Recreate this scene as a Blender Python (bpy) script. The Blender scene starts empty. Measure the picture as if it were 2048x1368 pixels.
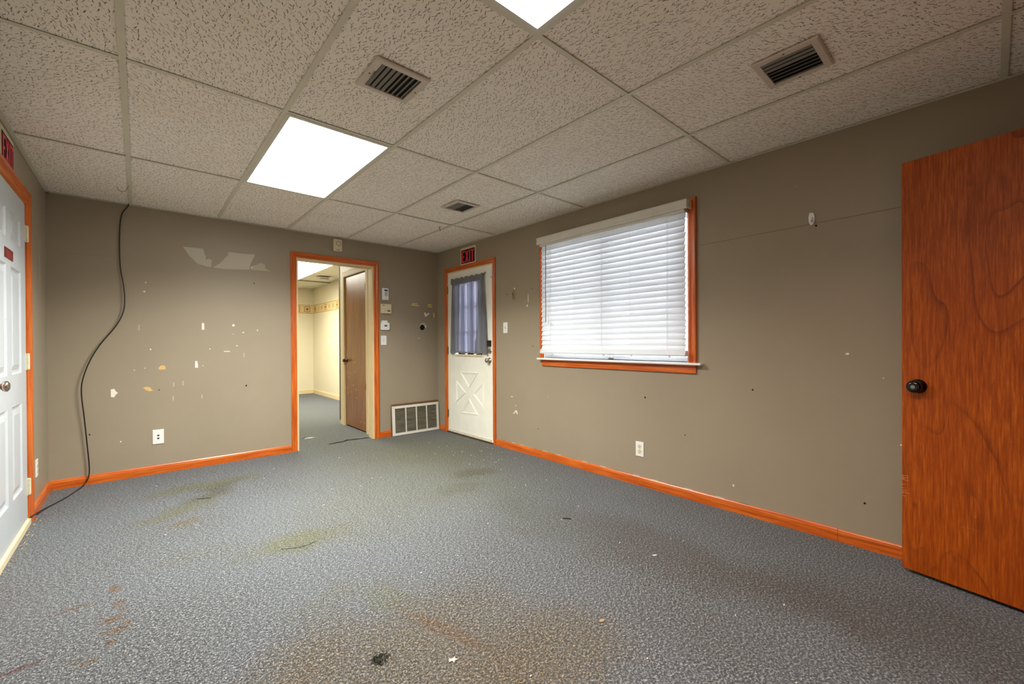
import bpy, bmesh, math, random
from mathutils import Vector, Matrix

random.seed(7)
S = bpy.context.scene
COL = S.collection
L = -3.563      # left wall plane
H = 2.36        # ceiling height
FRONT = -5.47   # wall behind the camera
V3 = Vector

# ------------------------------------------------------------------ camera, world, exposure
cam_d = bpy.data.cameras.new('camera')
cam = bpy.data.objects.new('camera', cam_d); COL.objects.link(cam)
S.camera = cam
YAW, PIT, ROL, F = 0.7224, -0.0044, -0.0054, 847.2
def _ray(u, v):
    r, dz = u, -v
    r, dz = r*math.cos(ROL)-dz*math.sin(ROL), r*math.sin(ROL)+dz*math.cos(ROL)
    d, dz = math.cos(PIT)-dz*math.sin(PIT), math.sin(PIT)+dz*math.cos(PIT)
    return V3((d*math.sin(YAW)+r*math.cos(YAW), d*math.cos(YAW)-r*math.sin(YAW), dz))
fw = _ray(0, 0); rt = (_ray(1, 0)-fw).normalized(); up = (_ray(0, -1)-fw).normalized(); fw.normalize()
M = Matrix((rt, up, -fw)).transposed().to_4x4(); M.translation = V3((-3.019, -4.941, 1.153))
cam.matrix_world = M
cam_d.sensor_width = 36; cam_d.lens = F*36/2048
cam_d.shift_x = -0.34/2048; cam_d.shift_y = 4.95/2048
cam_d.clip_start = 0.02
vs = S.view_settings
vs.view_transform = 'Standard'; vs.look = 'None'; vs.gamma = 1.0; vs.use_curve_mapping = False
vs.exposure = 0.24
LIGHT_A, LIGHT_B, LIGHT_BACK, DAY = 6.0, 3.0, 5.0, 9.0     # lens glow of the ceiling fixtures, sky
POW_A, POW_B, POW_BACK, SPREAD = 94.0, 29.0, 17.0, 142   # tubes behind the lenses

w = bpy.data.worlds.new('world'); S.world = w; w.use_nodes = True
bg = w.node_tree.nodes['Background']; bg.inputs[0].default_value = (0.90, 0.95, 1.0, 1); bg.inputs[1].default_value = DAY

# ------------------------------------------------------------------ materials
def lin(c):
    return tuple((x/255/12.92 if x/255 <= .04045 else ((x/255+.055)/1.055)**2.4) for x in c)
def newmat(name):
    m = bpy.data.materials.new(name); m.use_nodes = True
    nt = m.node_tree; b = nt.nodes['Principled BSDF']
    return m, nt, b
class NT:
    """small helper to chain shader nodes"""
    def __init__(s, nt): s.nt = nt
    def n(s, typ, **kw):
        x = s.nt.nodes.new(typ)
        for k, v in kw.items(): setattr(x, k, v)
        return x
    def link(s, a, b): s.nt.links.new(a, b)
    def put(s, sock, v):
        if isinstance(v, bpy.types.NodeSocket): s.link(v, sock)
        else: sock.default_value = v
    def math(s, op, a, b=0.0, c=None):
        x = s.n('ShaderNodeMath', operation=op); s.put(x.inputs[0], a); s.put(x.inputs[1], b)
        if c is not None: s.put(x.inputs[2], c)
        return x.outputs[0]
    def vmath(s, op, a, b=None):
        x = s.n('ShaderNodeVectorMath', operation=op); s.put(x.inputs[0], a)
        if b is not None: s.put(x.inputs[1], b)
        return x
    def noise(s, vec, scale, detail=2.0, rough=.5, dist=0.0):
        x = s.n('ShaderNodeTexNoise'); 
        if vec is not None: s.link(vec, x.inputs['Vector'])
        x.inputs['Scale'].default_value = scale; x.inputs['Detail'].default_value = detail
        x.inputs['Roughness'].default_value = rough; x.inputs['Distortion'].default_value = dist
        return x.outputs[0]
    def ramp(s, fac, stops):
        x = s.n('ShaderNodeValToRGB'); s.link(fac, x.inputs[0]); el = x.color_ramp.elements
        while len(el) < len(stops): el.new(.5)
        for e, (p, c) in zip(el, stops):
            e.position = p; e.color = (c if len(c) == 4 else (*c, 1)) if not isinstance(c, float) else (c, c, c, 1)
        return x.outputs[0]
    def mix(s, fac, a, b, blend='MIX'):
        x = s.n('ShaderNodeMix', data_type='RGBA', blend_type=blend)
        s.put(x.inputs[0], fac)
        for i, v in ((6, a), (7, b)):
            if isinstance(v, bpy.types.NodeSocket): s.link(v, x.inputs[i])
            else: x.inputs[i].default_value = (*v, 1) if len(v) == 3 else v
        return x.outputs[2]
    def mapr(s, v, a, b, c, d, smooth=False):
        x = s.n('ShaderNodeMapRange'); s.put(x.inputs[0], v)
        if smooth: x.interpolation_type = 'SMOOTHSTEP'
        for i, q in enumerate((a, b, c, d)): s.put(x.inputs[i+1], q)
        return x.outputs[0]
    def mapping(s, vec, loc=(0,0,0), rot=(0,0,0), scale=(1,1,1), kind='POINT'):
        x = s.n('ShaderNodeMapping', vector_type=kind); s.link(vec, x.inputs[0])
        x.inputs[1].default_value = loc; x.inputs[2].default_value = rot; x.inputs[3].default_value = scale
        return x.outputs[0]
    def pos(s): return s.n('ShaderNodeNewGeometry').outputs['Position']
    def obj(s): return s.n('ShaderNodeTexCoord').outputs['Object']
    def bump(s, h, strength, dist=.001):
        x = s.n('ShaderNodeBump'); x.inputs['Strength'].default_value = strength; x.inputs['Distance'].default_value = dist
        s.link(h, x.inputs['Height']); return x.outputs[0]

def plain(name, col, rough=.5, metal=0.0, var=.0, scale=20, spec=.5):
    m, nt, b = newmat(name); t = NT(nt)
    b.inputs['Roughness'].default_value = rough; b.inputs['Metallic'].default_value = metal
    b.inputs['Specular IOR Level'].default_value = spec
    c = lin(col)
    n = t.noise(t.obj(), scale, 3)
    if var:
        t.link(t.mix(n, tuple(x*(1-var) for x in c), tuple(min(1, x*(1+var)) for x in c)), b.inputs['Base Color'])
    else: b.inputs['Base Color'].default_value = (*c, 1)
    return m

def wall_mat(name, col, dirt=.10):
    m, nt, b = newmat(name); t = NT(nt); p = t.pos()
    c = lin(col)
    a = t.noise(p, 1.3, 4, .6); f = t.noise(p, 9, 4, .65)
    base = t.mix(a, tuple(x*(1-dirt) for x in c), tuple(x*(1+dirt) for x in c))
    smudge = t.mapr(f, .62, .78, 0, .16)
    base = t.mix(smudge, base, tuple(x*1.35 for x in c))
    # tiny nicks that show the pale board under the paint
    v = t.n('ShaderNodeTexVoronoi'); t.link(p, v.inputs['Vector']); v.inputs['Scale'].default_value = 7.0
    dot = t.math('LESS_THAN', v.outputs['Distance'], .022)
    sel = t.math('GREATER_THAN', t.n('ShaderNodeSeparateColor').outputs[0], 2)
    sc = t.n('ShaderNodeSeparateColor'); t.link(v.outputs['Color'], sc.inputs[0])
    sel = t.math('GREATER_THAN', sc.outputs[0], .80)
    base = t.mix(t.math('MULTIPLY', dot, sel), base, lin((205, 196, 178)))
    t.link(base, b.inputs['Base Color'])
    b.inputs['Roughness'].default_value = .42; b.inputs['Specular IOR Level'].default_value = .35
    fine = t.noise(p, 160, 3, .6)
    t.link(t.bump(fine, .12, .0015), b.inputs['Normal'])
    return m

def wood_mat(name, dark, mid, light, axis='z', scale=1.0, rough=.32, grain=60, coat=.25):
    """stained wood, grain running along the given object axis"""
    m, nt, b = newmat(name); t = NT(nt); p = t.obj()
    k = {'x': (.06, 1, 1), 'y': (1, .06, 1), 'z': (1, 1, .06)}[axis]
    q = t.mapping(p, scale=tuple(a*grain*scale for a in k))
    fine = t.noise(q, 1.0, 5, .65)
    q2 = t.mapping(p, scale=tuple(a*7*scale for a in ({'x': (.18, 1, 1), 'y': (1, .18, 1), 'z': (1, 1, .18)}[axis])))
    big = t.noise(q2, 1.0, 3, .5, 1.2)
    c = t.ramp(fine, [(.30, lin(dark)), (.5, lin(mid)), (.72, lin(light))])
    c2 = t.mix(t.mapr(big, .35, .7, 0, .45), c, lin(dark))
    t.link(c2, b.inputs['Base Color'])
    b.inputs['Roughness'].default_value = rough
    b.inputs['Coat Weight'].default_value = coat; b.inputs['Coat Roughness'].default_value = .22
    t.link(t.bump(fine, .12, .001), b.inputs['Normal'])
    return m

def plywood_door_mat():
    """orange-brown veneer: fine vertical grain, big cathedral contour figure and knots"""
    m, nt, b = newmat('orange veneer'); t = NT(nt); p = t.obj()
    q = t.mapping(p, scale=(95, 95, 5))
    fine = t.noise(q, 1.6, 6, .7)
    q2 = t.mapping(p, scale=(3.3, 3.3, .95), loc=(4.4, 1.3, 2.1))
    fld = t.noise(q2, 1.0, 1.6, .4, .35)
    bands = t.math('FRACT', t.math('MULTIPLY', fld, 7.0))
    edge = t.mapr(bands, 0, .16, 1, 0, True)
    line = t.math('MULTIPLY', edge, t.mapr(t.noise(t.mapping(p, scale=(2, 2, 1.2)), 1.5, 2), .40, .62, 0, .75))
    blot = t.noise(t.mapping(p, scale=(4, 4, 2)), 1.0, 4, .6)
    c = t.ramp(fine, [(.28, lin((120, 54, 6))), (.48, lin((160, 72, 8))), (.70, lin((198, 104, 26)))])
    c = t.mix(t.mapr(blot, .42, .72, 0, .5), c, lin((140, 56, 4)))
    c = t.mix(line, c, lin((104, 42, 8)))
    # knots
    v = t.n('ShaderNodeTexVoronoi'); t.link(t.mapping(p, scale=(5.5, 5.5, 3.2)), v.inputs['Vector']); v.inputs['Scale'].default_value = 1.0
    sc = t.n('ShaderNodeSeparateColor'); t.link(v.outputs['Color'], sc.inputs[0])
    kn = t.math('MULTIPLY', t.mapr(v.outputs['Distance'], .0, .10, .6, 0, True), t.math('GREATER_THAN', sc.outputs[1], .62))
    c = t.mix(kn, c, lin((92, 40, 12)))
    # scuffs and scratches
    scr = t.noise(t.mapping(p, rot=(0, .9, 0), scale=(4, 4, 160)), 1.0, 2, .5)
    c = t.mix(t.mapr(scr, .735, .79, 0, .35), c, lin((196, 124, 70)))
    t.link(c, b.inputs['Base Color'])
    b.inputs['Roughness'].default_value = .42; b.inputs['Specular IOR Level'].default_value = .25
    t.link(t.bump(fine, .15, .001), b.inputs['Normal'])
    return m

def carpet_mat():
    m, nt, b = newmat('grey flecked carpet'); t = NT(nt); p = t.pos()
    wob = t.n('ShaderNodeTexNoise'); t.link(p, wob.inputs['Vector']); wob.inputs['Scale'].default_value = 2.6; wob.inputs['Detail'].default_value = 4; wob.inputs['Roughness'].default_value = .62
    off = t.vmath('SCALE', t.vmath('SUBTRACT', wob.outputs['Color'], (.5, .5, .5)).outputs[0]); off.inputs['Scale'].default_value = .55
    pw = t.vmath('ADD', p, off.outputs[0]).outputs[0]
    # loops: light and dark flecks, drawn out a little
    q = t.mapping(p, rot=(0, 0, .5), scale=(1, .62, 1))
    f1 = t.noise(q, 200, 2.0, .8)
    q2 = t.mapping(p, rot=(0, 0, -.6), scale=(.6, 1, 1))
    f2 = t.noise(q2, 120, 2.5, .75)
    f = t.math('ADD', t.math('MULTIPLY', f1, .56), t.math('MULTIPLY', f2, .44))
    c = t.ramp(f, [(.375, lin((14, 16, 20))), (.46, lin((54, 57, 61))), (.53, lin((90, 93, 94))), (.61, lin((162, 164, 164)))])
    tone = t.noise(p, 1.1, 3, .6)
    c = t.mix(t.mapr(tone, .3, .7, 0, .22), c, lin((104, 112, 124)))
    worn = lin((176, 168, 146)); olive = lin((158, 152, 108)); brown = lin((184, 148, 118)); rust = lin((196, 112, 44)); red = lin((136, 58, 36)); dkol = lin((124, 116, 78)); dkbr = lin((126, 106, 86)); beige = lin((200, 178, 148))
    stains = [  # x, y, rx, ry, rot, strength, colour, wobble
        (-.55, -.85, .85, 1.0, 0, .70, olive, 1), (-1.15, -1.25, .95, 1.6, .4, .55, olive, 1), (-1.3, -2.3, .8, .8, 0, .35, worn, 1), (-2.0, -2.0, .5, .7, 0, .3, olive, 1),
        (-.80, -1.92, .26, .15, -.7, .80, dkol, 1), (-1.05, -2.12, .22, .12, .3, .40, dkol, 1),
        (-2.62, -.66, .46, .17, .12, .95, olive, 1), (-2.58, -.92, .16, .30, -.5, .9, dkol, 1), (-2.82, -1.22, .32, .14, .6, .85, olive, 1),
        (-2.77, -1.52, .10, .085, 0, .95, brown, 1), (-2.36, -2.27, .38, .17, -.2, .9, olive, 1), (-2.78, -2.05, .3, .14, .2, .25, olive, 1),
        (-2.26, -3.62, .62, .46, .5, .85, brown, 1), (-2.62, -3.36, .40, .20, .8, .75, brown, 1), (-2.15, -3.12, .10, .22, .25, .60, olive, 1),
        (-2.10, -3.50, .042, .26, .28, .55, rust, .4), (-1.90, -3.90, .44, .30, 0, .85, brown, 1), (-2.40, -2.95, .22, .14, .2, .35, olive, 1),
        (-1.05, -3.10, .26, .75, -.12, .40, dkol, 1), (-.82, -3.85, .30, 1.0, -.05, .62, dkbr, 1), (-.72, -4.70, .36, .65, 0, .60, dkbr, 1), (-1.35, -4.25, .25, .4, 0, .25, dkbr, 1),
        (-3.112, -2.20, .030, .05, 0, .95, rust, .25), (-3.095, -2.36, .024, .05, 0, .85, rust, .25), (-3.112, -2.50, .050, .035, .3, 1.0, rust, .25), (-3.095, -2.60, .055, .03, 0, .95, rust, .25),
        (-3.11, -2.68, .02, .03, 0, .95, rust, .25), (-3.165, -2.765, .040, .02, .2, .8, rust, .25), (-3.075, -2.43, .018, .03, 0, .7, rust, .25), (-3.06, -2.56, .022, .022, 0, .8, rust, .25), (-3.20, -2.72, .03, .015, .2, .6, rust, .25), (-3.14, -2.44, .02, .02, 0, .6, rust, .25), (-3.23, -2.285, .085, .02, .1, .75, rust, .25),
        (-3.345, -2.65, .085, .018, .08, 1.0, red, .15), (-3.45, -2.68, .05, .03, .2, .9, red, .2),
        (-1.30, .25, .75, .75, 0, 1.0, beige, 1), (-1.2, 1.2, .8, 1.0, 0, .8, beige, 1), (-1.1, 2.6, .8, 1.2, 0, .5, worn, 1),
    ]
    grit = t.mapr(t.noise(p, 45, 3, .7), .32, .68, .35, 1)
    grit2 = t.mapr(t.noise(p, 85, 2, .7), .40, .60, .1, 1)
    for x, y, rx, ry, rot, st, colr, wb in stains:
        src = pw if wb == 1 else t.vmath('ADD', p, t.vmath('MULTIPLY', off.outputs[0], (wb*.3, wb*.3, 0)).outputs[0]).outputs[0]
        q = t.mapping(src, loc=(x, y, 0), rot=(0, 0, rot), scale=(rx, ry, 1), kind='TEXTURE')
        fl = t.vmath('MULTIPLY', q, (1, 1, 0)).outputs[0]
        d = t.vmath('LENGTH', fl).outputs['Value']
        k = t.math('MULTIPLY', t.mapr(d, .25, 1.2, min(1, st*1.05), 0, True), grit if wb == 1 else grit2)
        tint = t.mix(.72, tuple(q_ for q_ in colr), c, 'MULTIPLY') if False else None
        mul = t.mix(1.0, c, tuple(min(1, v*2.6) for v in colr), 'MULTIPLY')
        c = t.mix(k, c, mul)
    t.link(c, b.inputs['Base Color'])
    b.inputs['Roughness'].default_value = .95; b.inputs['Specular IOR Level'].default_value = .1
    b.inputs['Sheen Weight'].default_value = .15
    t.link(t.bump(f, .7, .006), b.inputs['Normal'])
    return m

def tile_mat(name='fissured ceiling tile', base=(255, 249, 238), amount=1.0):
    m, nt, b = newmat(name); t = NT(nt); p = t.pos()
    rnd = t.n('ShaderNodeObjectInfo').outputs['Random']
    wn = t.n('ShaderNodeTexNoise'); t.link(p, wn.inputs['Vector']); wn.inputs['Scale'].default_value = 75; wn.inputs['Detail'].default_value = 1
    wob = t.vmath('SCALE', t.vmath('SUBTRACT', wn.outputs['Color'], (.5, .5, .5)).outputs[0]); wob.inputs['Scale'].default_value = .012
    shift = t.n('ShaderNodeCombineXYZ'); t.link(t.math('MULTIPLY', rnd, 37.0), shift.inputs[0]); t.link(t.math('MULTIPLY', rnd, 91.0), shift.inputs[1])
    q = t.vmath('ADD', t.vmath('ADD', p, wob.outputs[0]).outputs[0], shift.outputs[0]).outputs[0]
    turn = t.math('ADD', t.math('MULTIPLY', rnd, 1.6), -2.4)
    def worms(scale, length, width, spread, base_ang, keep):
        v = t.n('ShaderNodeTexVoronoi', voronoi_dimensions='2D'); t.link(q, v.inputs['Vector']); v.inputs['Scale'].default_value = scale
        d = t.vmath('SUBTRACT', q, v.outputs['Position']).outputs[0]
        sc = t.n('ShaderNodeSeparateColor'); t.link(v.outputs['Color'], sc.inputs[0])
        ang = t.math('ADD', t.math('MULTIPLY', t.math('SUBTRACT', sc.outputs[0], .5), spread), turn)
        r = t.n('ShaderNodeVectorRotate', rotation_type='Z_AXIS'); t.link(d, r.inputs['Vector']); t.link(ang, r.inputs['Angle'])
        s = t.n('ShaderNodeSeparateXYZ'); t.link(r.outputs[0], s.inputs[0])
        ln = t.math('MULTIPLY', t.math('ADD', t.math('MULTIPLY', sc.outputs[1], .8), .35), length)
        u = t.math('DIVIDE', t.math('ABSOLUTE', s.outputs[0]), ln)
        wd = t.math('DIVIDE', t.math('ABSOLUTE', s.outputs[1]), width)
        inside = t.math('MAXIMUM', u, wd)
        k = t.mapr(inside, .75, 1.1, 1, 0)
        return t.math('MULTIPLY', k, t.math('LESS_THAN', sc.outputs[2], keep))
    a = worms(50, .0125, .0013, 1.3, .6, .82)
    c_ = worms(84, .0026, .0013, 3.0, .2, .55)
    k = t.math('MAXIMUM', a, t.math('MULTIPLY', c_, .75))
    c = lin(base)
    st = t.noise(p, 2.2, 4, .6)
    base_c = t.mix(t.mapr(st, .35, .75, 0, .5), c, tuple(x*y for x, y in zip(c, (.95, .91, .84))))
    # old water marks
    wm = t.noise(p, .9, 5, .55)
    base_c = t.mix(t.mapr(wm, .60, .72, 0, .25), base_c, lin((190, 170, 130)))
    base_c = t.mix(t.math('MULTIPLY', k, .85*amount), base_c, lin((62, 50, 38)))
    t.link(base_c, b.inputs['Base Color'])
    b.inputs['Roughness'].default_value = .95; b.inputs['Specular IOR Level'].default_value = .1
    h = t.math('SUBTRACT', t.math('MULTIPLY', t.noise(p, 220, 3, .6), .25), k)
    t.link(t.bump(h, .5, .002), b.inputs['Normal'])
    return m

def emit(name, col, strength):
    # prismatic lens: glows evenly and lets the tubes behind it shine through
    m, nt, b = newmat(name); t = NT(nt)
    tr = t.n('ShaderNodeBsdfTransparent'); em = t.n('ShaderNodeEmission'); em.inputs[0].default_value = (*col, 1); em.inputs[1].default_value = strength
    ad = t.n('ShaderNodeAddShader'); t.link(tr.outputs[0], ad.inputs[0]); t.link(em.outputs[0], ad.inputs[1])
    t.link(ad.outputs[0], nt.nodes['Material Output'].inputs[0]); return m

def glass_mat():
    m, nt, b = newmat('window glass'); t = NT(nt)
    tr = t.n('ShaderNodeBsdfTransparent'); gl = t.n('ShaderNodeBsdfGlossy'); gl.inputs['Roughness'].default_value = .03
    fr = t.n('ShaderNodeFresnel'); fr.inputs[0].default_value = 1.45
    mx = t.n('ShaderNodeMixShader'); t.link(fr.outputs[0], mx.inputs[0]); t.link(tr.outputs[0], mx.inputs[1]); t.link(gl.outputs[0], mx.inputs[2])
    t.link(mx.outputs[0], nt.nodes['Material Output'].inputs[0]); return m
def cloth_mat(name='sheer grey cloth', k1=.35, k2=.42):
    m, nt, b = newmat(name); t = NT(nt); p = t.obj()
    n = t.noise(t.mapping(p, scale=(1, 1, .05)), 90, 2)
    b.inputs['Roughness'].default_value = .85
    t.link(t.mix(n, lin((96, 98, 104)), lin((136, 138, 144))), b.inputs['Base Color'])
    tl = t.n('ShaderNodeBsdfTranslucent'); tl.inputs[0].default_value = (*lin((150, 150, 175)), 1)
    tr = t.n('ShaderNodeBsdfTransparent'); tr.inputs[0].default_value = (*lin((205, 205, 232)), 1)
    m1 = t.n('ShaderNodeMixShader'); m1.inputs[0].default_value = k1; t.link(b.outputs[0], m1.inputs[1]); t.link(tl.outputs[0], m1.inputs[2])
    m2 = t.n('ShaderNodeMixShader'); m2.inputs[0].default_value = k2; t.link(m1.outputs[0], m2.inputs[1]); t.link(tr.outputs[0], m2.inputs[2])
    t.link(m2.outputs[0], nt.nodes['Material Output'].inputs[0]); return m
def slat_mat():
    m, nt, b = newmat('white blind slat'); t = NT(nt)
    b.inputs['Base Color'].default_value = (*lin((236, 238, 240)), 1); b.inputs['Roughness'].default_value = .4
    tl = t.n('ShaderNodeBsdfTranslucent'); tl.inputs[0].default_value = (*lin((236, 240, 246)), 1)
    n = t.noise(t.obj(), 30, 2)
    m1 = t.n('ShaderNodeMixShader'); t.link(t.mapr(n, 0, 1, .22, .26), m1.inputs[0]); t.link(b.outputs[0], m1.inputs[1]); t.link(tl.outputs[0], m1.inputs[2])
    t.link(m1.outputs[0], nt.nodes['Material Output'].inputs[0]); return m

def painted_door_mat(name, col, dirt):
    m, nt, b = newmat(name); t = NT(nt); p = t.obj()
    c = lin(col)
    n = t.noise(p, 5, 5, .65); g = t.noise(p, 38, 4, .7)
    base = t.mix(t.mapr(n, .35, .7, 0, .5), c, tuple(x*.86 for x in c))
    base = t.mix(t.mapr(g, .64, .76, 0, dirt), base, lin((150, 138, 112)))
    t.link(base, b.inputs['Base Color']); b.inputs['Roughness'].default_value = .35
    t.link(t.bump(t.noise(p, 90, 2), .06, .001), b.inputs['Normal'])
    return m

M_wall = wall_mat('taupe wall paint', (156, 144, 124))
M_cream = wall_mat('cream wall paint', (224, 214, 184), .05)
M_trim_z = wood_mat('orange stained trim upright', (166, 72, 12), (208, 98, 24), (226, 128, 46), 'z')
M_trim_x = wood_mat('orange stained trim along x', (166, 72, 12), (208, 98, 24), (226, 128, 46), 'x')
M_trim_y = wood_mat('orange stained trim along y', (166, 72, 12), (208, 98, 24), (226, 128, 46), 'y')
M_veneer = plywood_door_mat()
M_brown = wood_mat('brown hollow door', (112, 68, 34), (148, 92, 46), (170, 114, 64), 'z', 1.0, .3, 40)
M_darkwood = plain('dark brown strip', (74, 40, 26), .5, 0, .2)
M_rawwood = plain('raw brown timber', (112, 78, 46), .8, 0, .3, 40)
M_carpet = carpet_mat()
M_tile = tile_mat()
M_tile2 = tile_mat('smooth ceiling tile', (232, 226, 208), .5)
M_tee = plain('grey tee metal', (222, 218, 198), .45, .0, .10, 6)
M_white = plain('white plastic', (236, 236, 232), .35, 0, .03)
M_whitemetal = plain('white enamelled metal', (222, 220, 210), .4, 0, .08, 14)
M_ventmetal = plain('beige enamelled metal', (216, 204, 190), .45, 0, .12, 14)
M_louver = plain('dusty grey louver metal', (132, 128, 118), .5, .2, .2, 30)
M_almond = plain('almond plastic', (222, 208, 172), .45, 0, .04)
M_creamtrim = plain('cream painted wood', (226, 204, 158), .5, 0, .08, 8)
M_black = plain('black plastic', (16, 16, 17), .25, 0, 0)
M_cable = plain('black cable rubber', (18, 18, 18), .4)
M_dark = plain('dark void', (8, 7, 6), .9)
M_blackmetal = plain('black enamelled knob', (10, 10, 11), .12, .3, 0, 20, .8)
M_nickel = plain('brushed nickel', (190, 184, 172), .22, 1.0, .05)
M_brass = plain('aged brass', (150, 128, 84), .35, 1.0, .15)
M_bronze = plain('dark bronze', (84, 70, 56), .3, .9, .1)
M_hingepaint = plain('cream painted hinge', (206, 202, 178), .5, .0, .15, 40)
M_frontdoor = painted_door_mat('off white steel door', (248, 248, 236), .25)
M_leftdoor = painted_door_mat('cool white door', (190, 196, 201), .4)
M_glass = glass_mat(); M_cloth = cloth_mat(); M_cloth2 = cloth_mat('doubled grey cloth', .06, .0); M_slat = slat_mat()
M_lens = emit('lit lens', (1.0, .975, .92), LIGHT_A)
M_lens_b = emit('lit lens near', (1.0, .88, .82), LIGHT_B)
M_lens_c = emit('lit lens back room', (1.0, .965, .86), LIGHT_BACK)
M_red = plain('red sign letter', (238, 48, 76), .5)
M_maroon = plain('maroon label plate', (112, 28, 30), .4)
M_maroontext = plain('faded red lettering', (150, 58, 54), .5)
M_signwhite = plain('yellowed white sign', (222, 214, 186), .5, 0, .1)
M_lcd = plain('grey green display', (84, 92, 80), .2)
M_greytxt = plain('grey print', (92, 92, 92), .5)
M_gyp = plain('bare plaster', (236, 230, 218), .9, 0, .1, 40)
M_tan = plain('tan paper backing', (216, 180, 120), .9, 0, .12, 60)
M_torn = plain('torn paint patch', (192, 187, 168), .7, 0, .06, 12)
M_faint = plain('faint filler mark', (184, 174, 154), .7)
M_wallseam = plain('painted wall seam', (128, 112, 92), .6)
M_yellow = plain('yellow glue strip', (240, 222, 120), .6)
M_filter = None
M_paper = plain('border paper', (224, 196, 140), .7, 0, .2, 25)
M_motif = plain('border motif', (110, 84, 44), .7, 0, .3, 60)
M_ground = plain('pale concrete yard', (190, 188, 182), .9, 0, .1, 3)
M_sash = plain('white vinyl sash', (240, 241, 243), .35)

def filter_mat():
    m, nt, b = newmat('dusty filter louvers'); t = NT(nt); p = t.obj()
    n = t.noise(t.mapping(p, scale=(6, 1, 90)), 1, 4, .7)
    t.link(t.ramp(n, [(.3, lin((70, 66, 54))), (.6, lin((128, 122, 104))), (.8, lin((160, 154, 134)))]), b.inputs['Base Color'])
    b.inputs['Roughness'].default_value = .6; return m
M_filter = filter_mat()

# ------------------------------------------------------------------ mesh helpers
def link(name, bm, mat, parent=None, smooth=False, recalc=True):
    if recalc: bmesh.ops.recalc_face_normals(bm, faces=bm.faces)
    me = bpy.data.meshes.new(name); bm.to_mesh(me); bm.free()
    if isinstance(mat, (list, tuple)):
        for x in mat: me.materials.append(x)
    else: me.materials.append(mat)
    if smooth:
        for f in me.polygons: f.use_smooth = True
    o = bpy.data.objects.new(name, me); COL.objects.link(o)
    if parent: o.parent = parent
    return o
def empty(name, loc=(0, 0, 0)):
    o = bpy.data.objects.new(name, None); COL.objects.link(o); o.location = loc; o.empty_display_size = .05
    return o
def tag(o, label=None, cat=None, group=None, kind=None):
    if label: o['label'] = label
    if cat: o['category'] = cat
    if group: o['group'] = group
    if kind: o['kind'] = kind
    return o
def thing(name, label, cat, group=None, kind=None, loc=(0, 0, 0)):
    return tag(empty(name, loc), label, cat, group, kind)
def adopt(root):
    """put an empty's children (built in world coordinates) under it without moving them"""
    bpy.context.view_layer.update()
    for c in COL.objects:
        if c.parent == root and root.location.length > 0: c.matrix_parent_inverse = root.matrix_world.inverted()
def box(bm, a, b, bev=0.0, seg=1):
    x0, y0, z0 = (min(p, q) for p, q in zip(a, b)); x1, y1, z1 = (max(p, q) for p, q in zip(a, b))
    v = [bm.verts.new(p) for p in ((x0,y0,z0),(x1,y0,z0),(x1,y1,z0),(x0,y1,z0),(x0,y0,z1),(x1,y0,z1),(x1,y1,z1),(x0,y1,z1))]
    fs = [bm.faces.new([v[i] for i in q]) for q in ((0,3,2,1),(4,5,6,7),(0,1,5,4),(1,2,6,5),(2,3,7,6),(3,0,4,7))]
    if bev:
        es = list({e for f in fs for e in f.edges})
        bmesh.ops.bevel(bm, geom=es, offset=bev, segments=seg, affect='EDGES', profile=.5)
def B(name, a, b, mat, parent=None, bev=0.0, seg=1):
    bm = bmesh.new(); box(bm, a, b, bev, seg); return link(name, bm, mat, parent, False, True)
# wall frames: (s along the wall, z up, v out of the wall into the room)
def back(s, z, v=0): return V3((s, -v, z))
def right(s, z, v=0): return V3((-v, s, z))
def left(s, z, v=0): return V3((L+v, s, z))
def WB(name, wf, s0, s1, z0, z1, v0, v1, mat, parent=None, bev=0.0, seg=1):
    return B(name, wf(s0, z0, v0), wf(s1, z1, v1), mat, parent, bev, seg)
def wbox(bm, wf, s0, s1, z0, z1, v0, v1, bev=0.0, seg=1): box(bm, wf(s0, z0, v0), wf(s1, z1, v1), bev, seg)
def prism(bm, wf, pts, v0, v1):
    a = [bm.verts.new(wf(s, z, v0)) for s, z in pts]; b = [bm.verts.new(wf(s, z, v1)) for s, z in pts]
    n = len(pts)
    bm.faces.new(a); bm.faces.new(b[::-1])
    for i in range(n): bm.faces.new((a[i], a[(i+1) % n], b[(i+1) % n], b[i]))
def slab(name, wf, s0, s1, z0, z1, th, holes, mat, parent=None):
    """wall with rectangular openings, closed on all sides"""
    ss = sorted({s0, s1, *[h[0] for h in holes], *[h[1] for h in holes]}); zz = sorted({z0, z1, *[h[2] for h in holes], *[h[3] for h in holes]})
    solid = lambda i, j: 0 <= i < len(ss)-1 and 0 <= j < len(zz)-1 and not any(h[0] <= (ss[i]+ss[i+1])/2 <= h[1] and h[2] <= (zz[j]+zz[j+1])/2 <= h[3] for h in holes)
    bm = bmesh.new(); cache = {}
    def v(i, j, d):
        k = (i, j, d)
        if k not in cache: cache[k] = bm.verts.new(wf(ss[i], zz[j], -th*d))
        return cache[k]
    for i in range(len(ss)-1):
        for j in range(len(zz)-1):
            if not solid(i, j): continue
            bm.faces.new((v(i,j,0), v(i+1,j,0), v(i+1,j+1,0), v(i,j+1,0))); bm.faces.new((v(i,j,1), v(i,j+1,1), v(i+1,j+1,1), v(i+1,j,1)))
            for di, dj, a, b in ((-1,0,(i,j),(i,j+1)), (1,0,(i+1,j),(i+1,j+1)), (0,-1,(i,j),(i+1,j)), (0,1,(i,j+1),(i+1,j+1))):
                if not solid(i+di, j+dj): bm.faces.new((v(*a,0), v(*b,0), v(*b,1), v(*a,1)))
    return link(name, bm, mat, parent)
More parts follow.
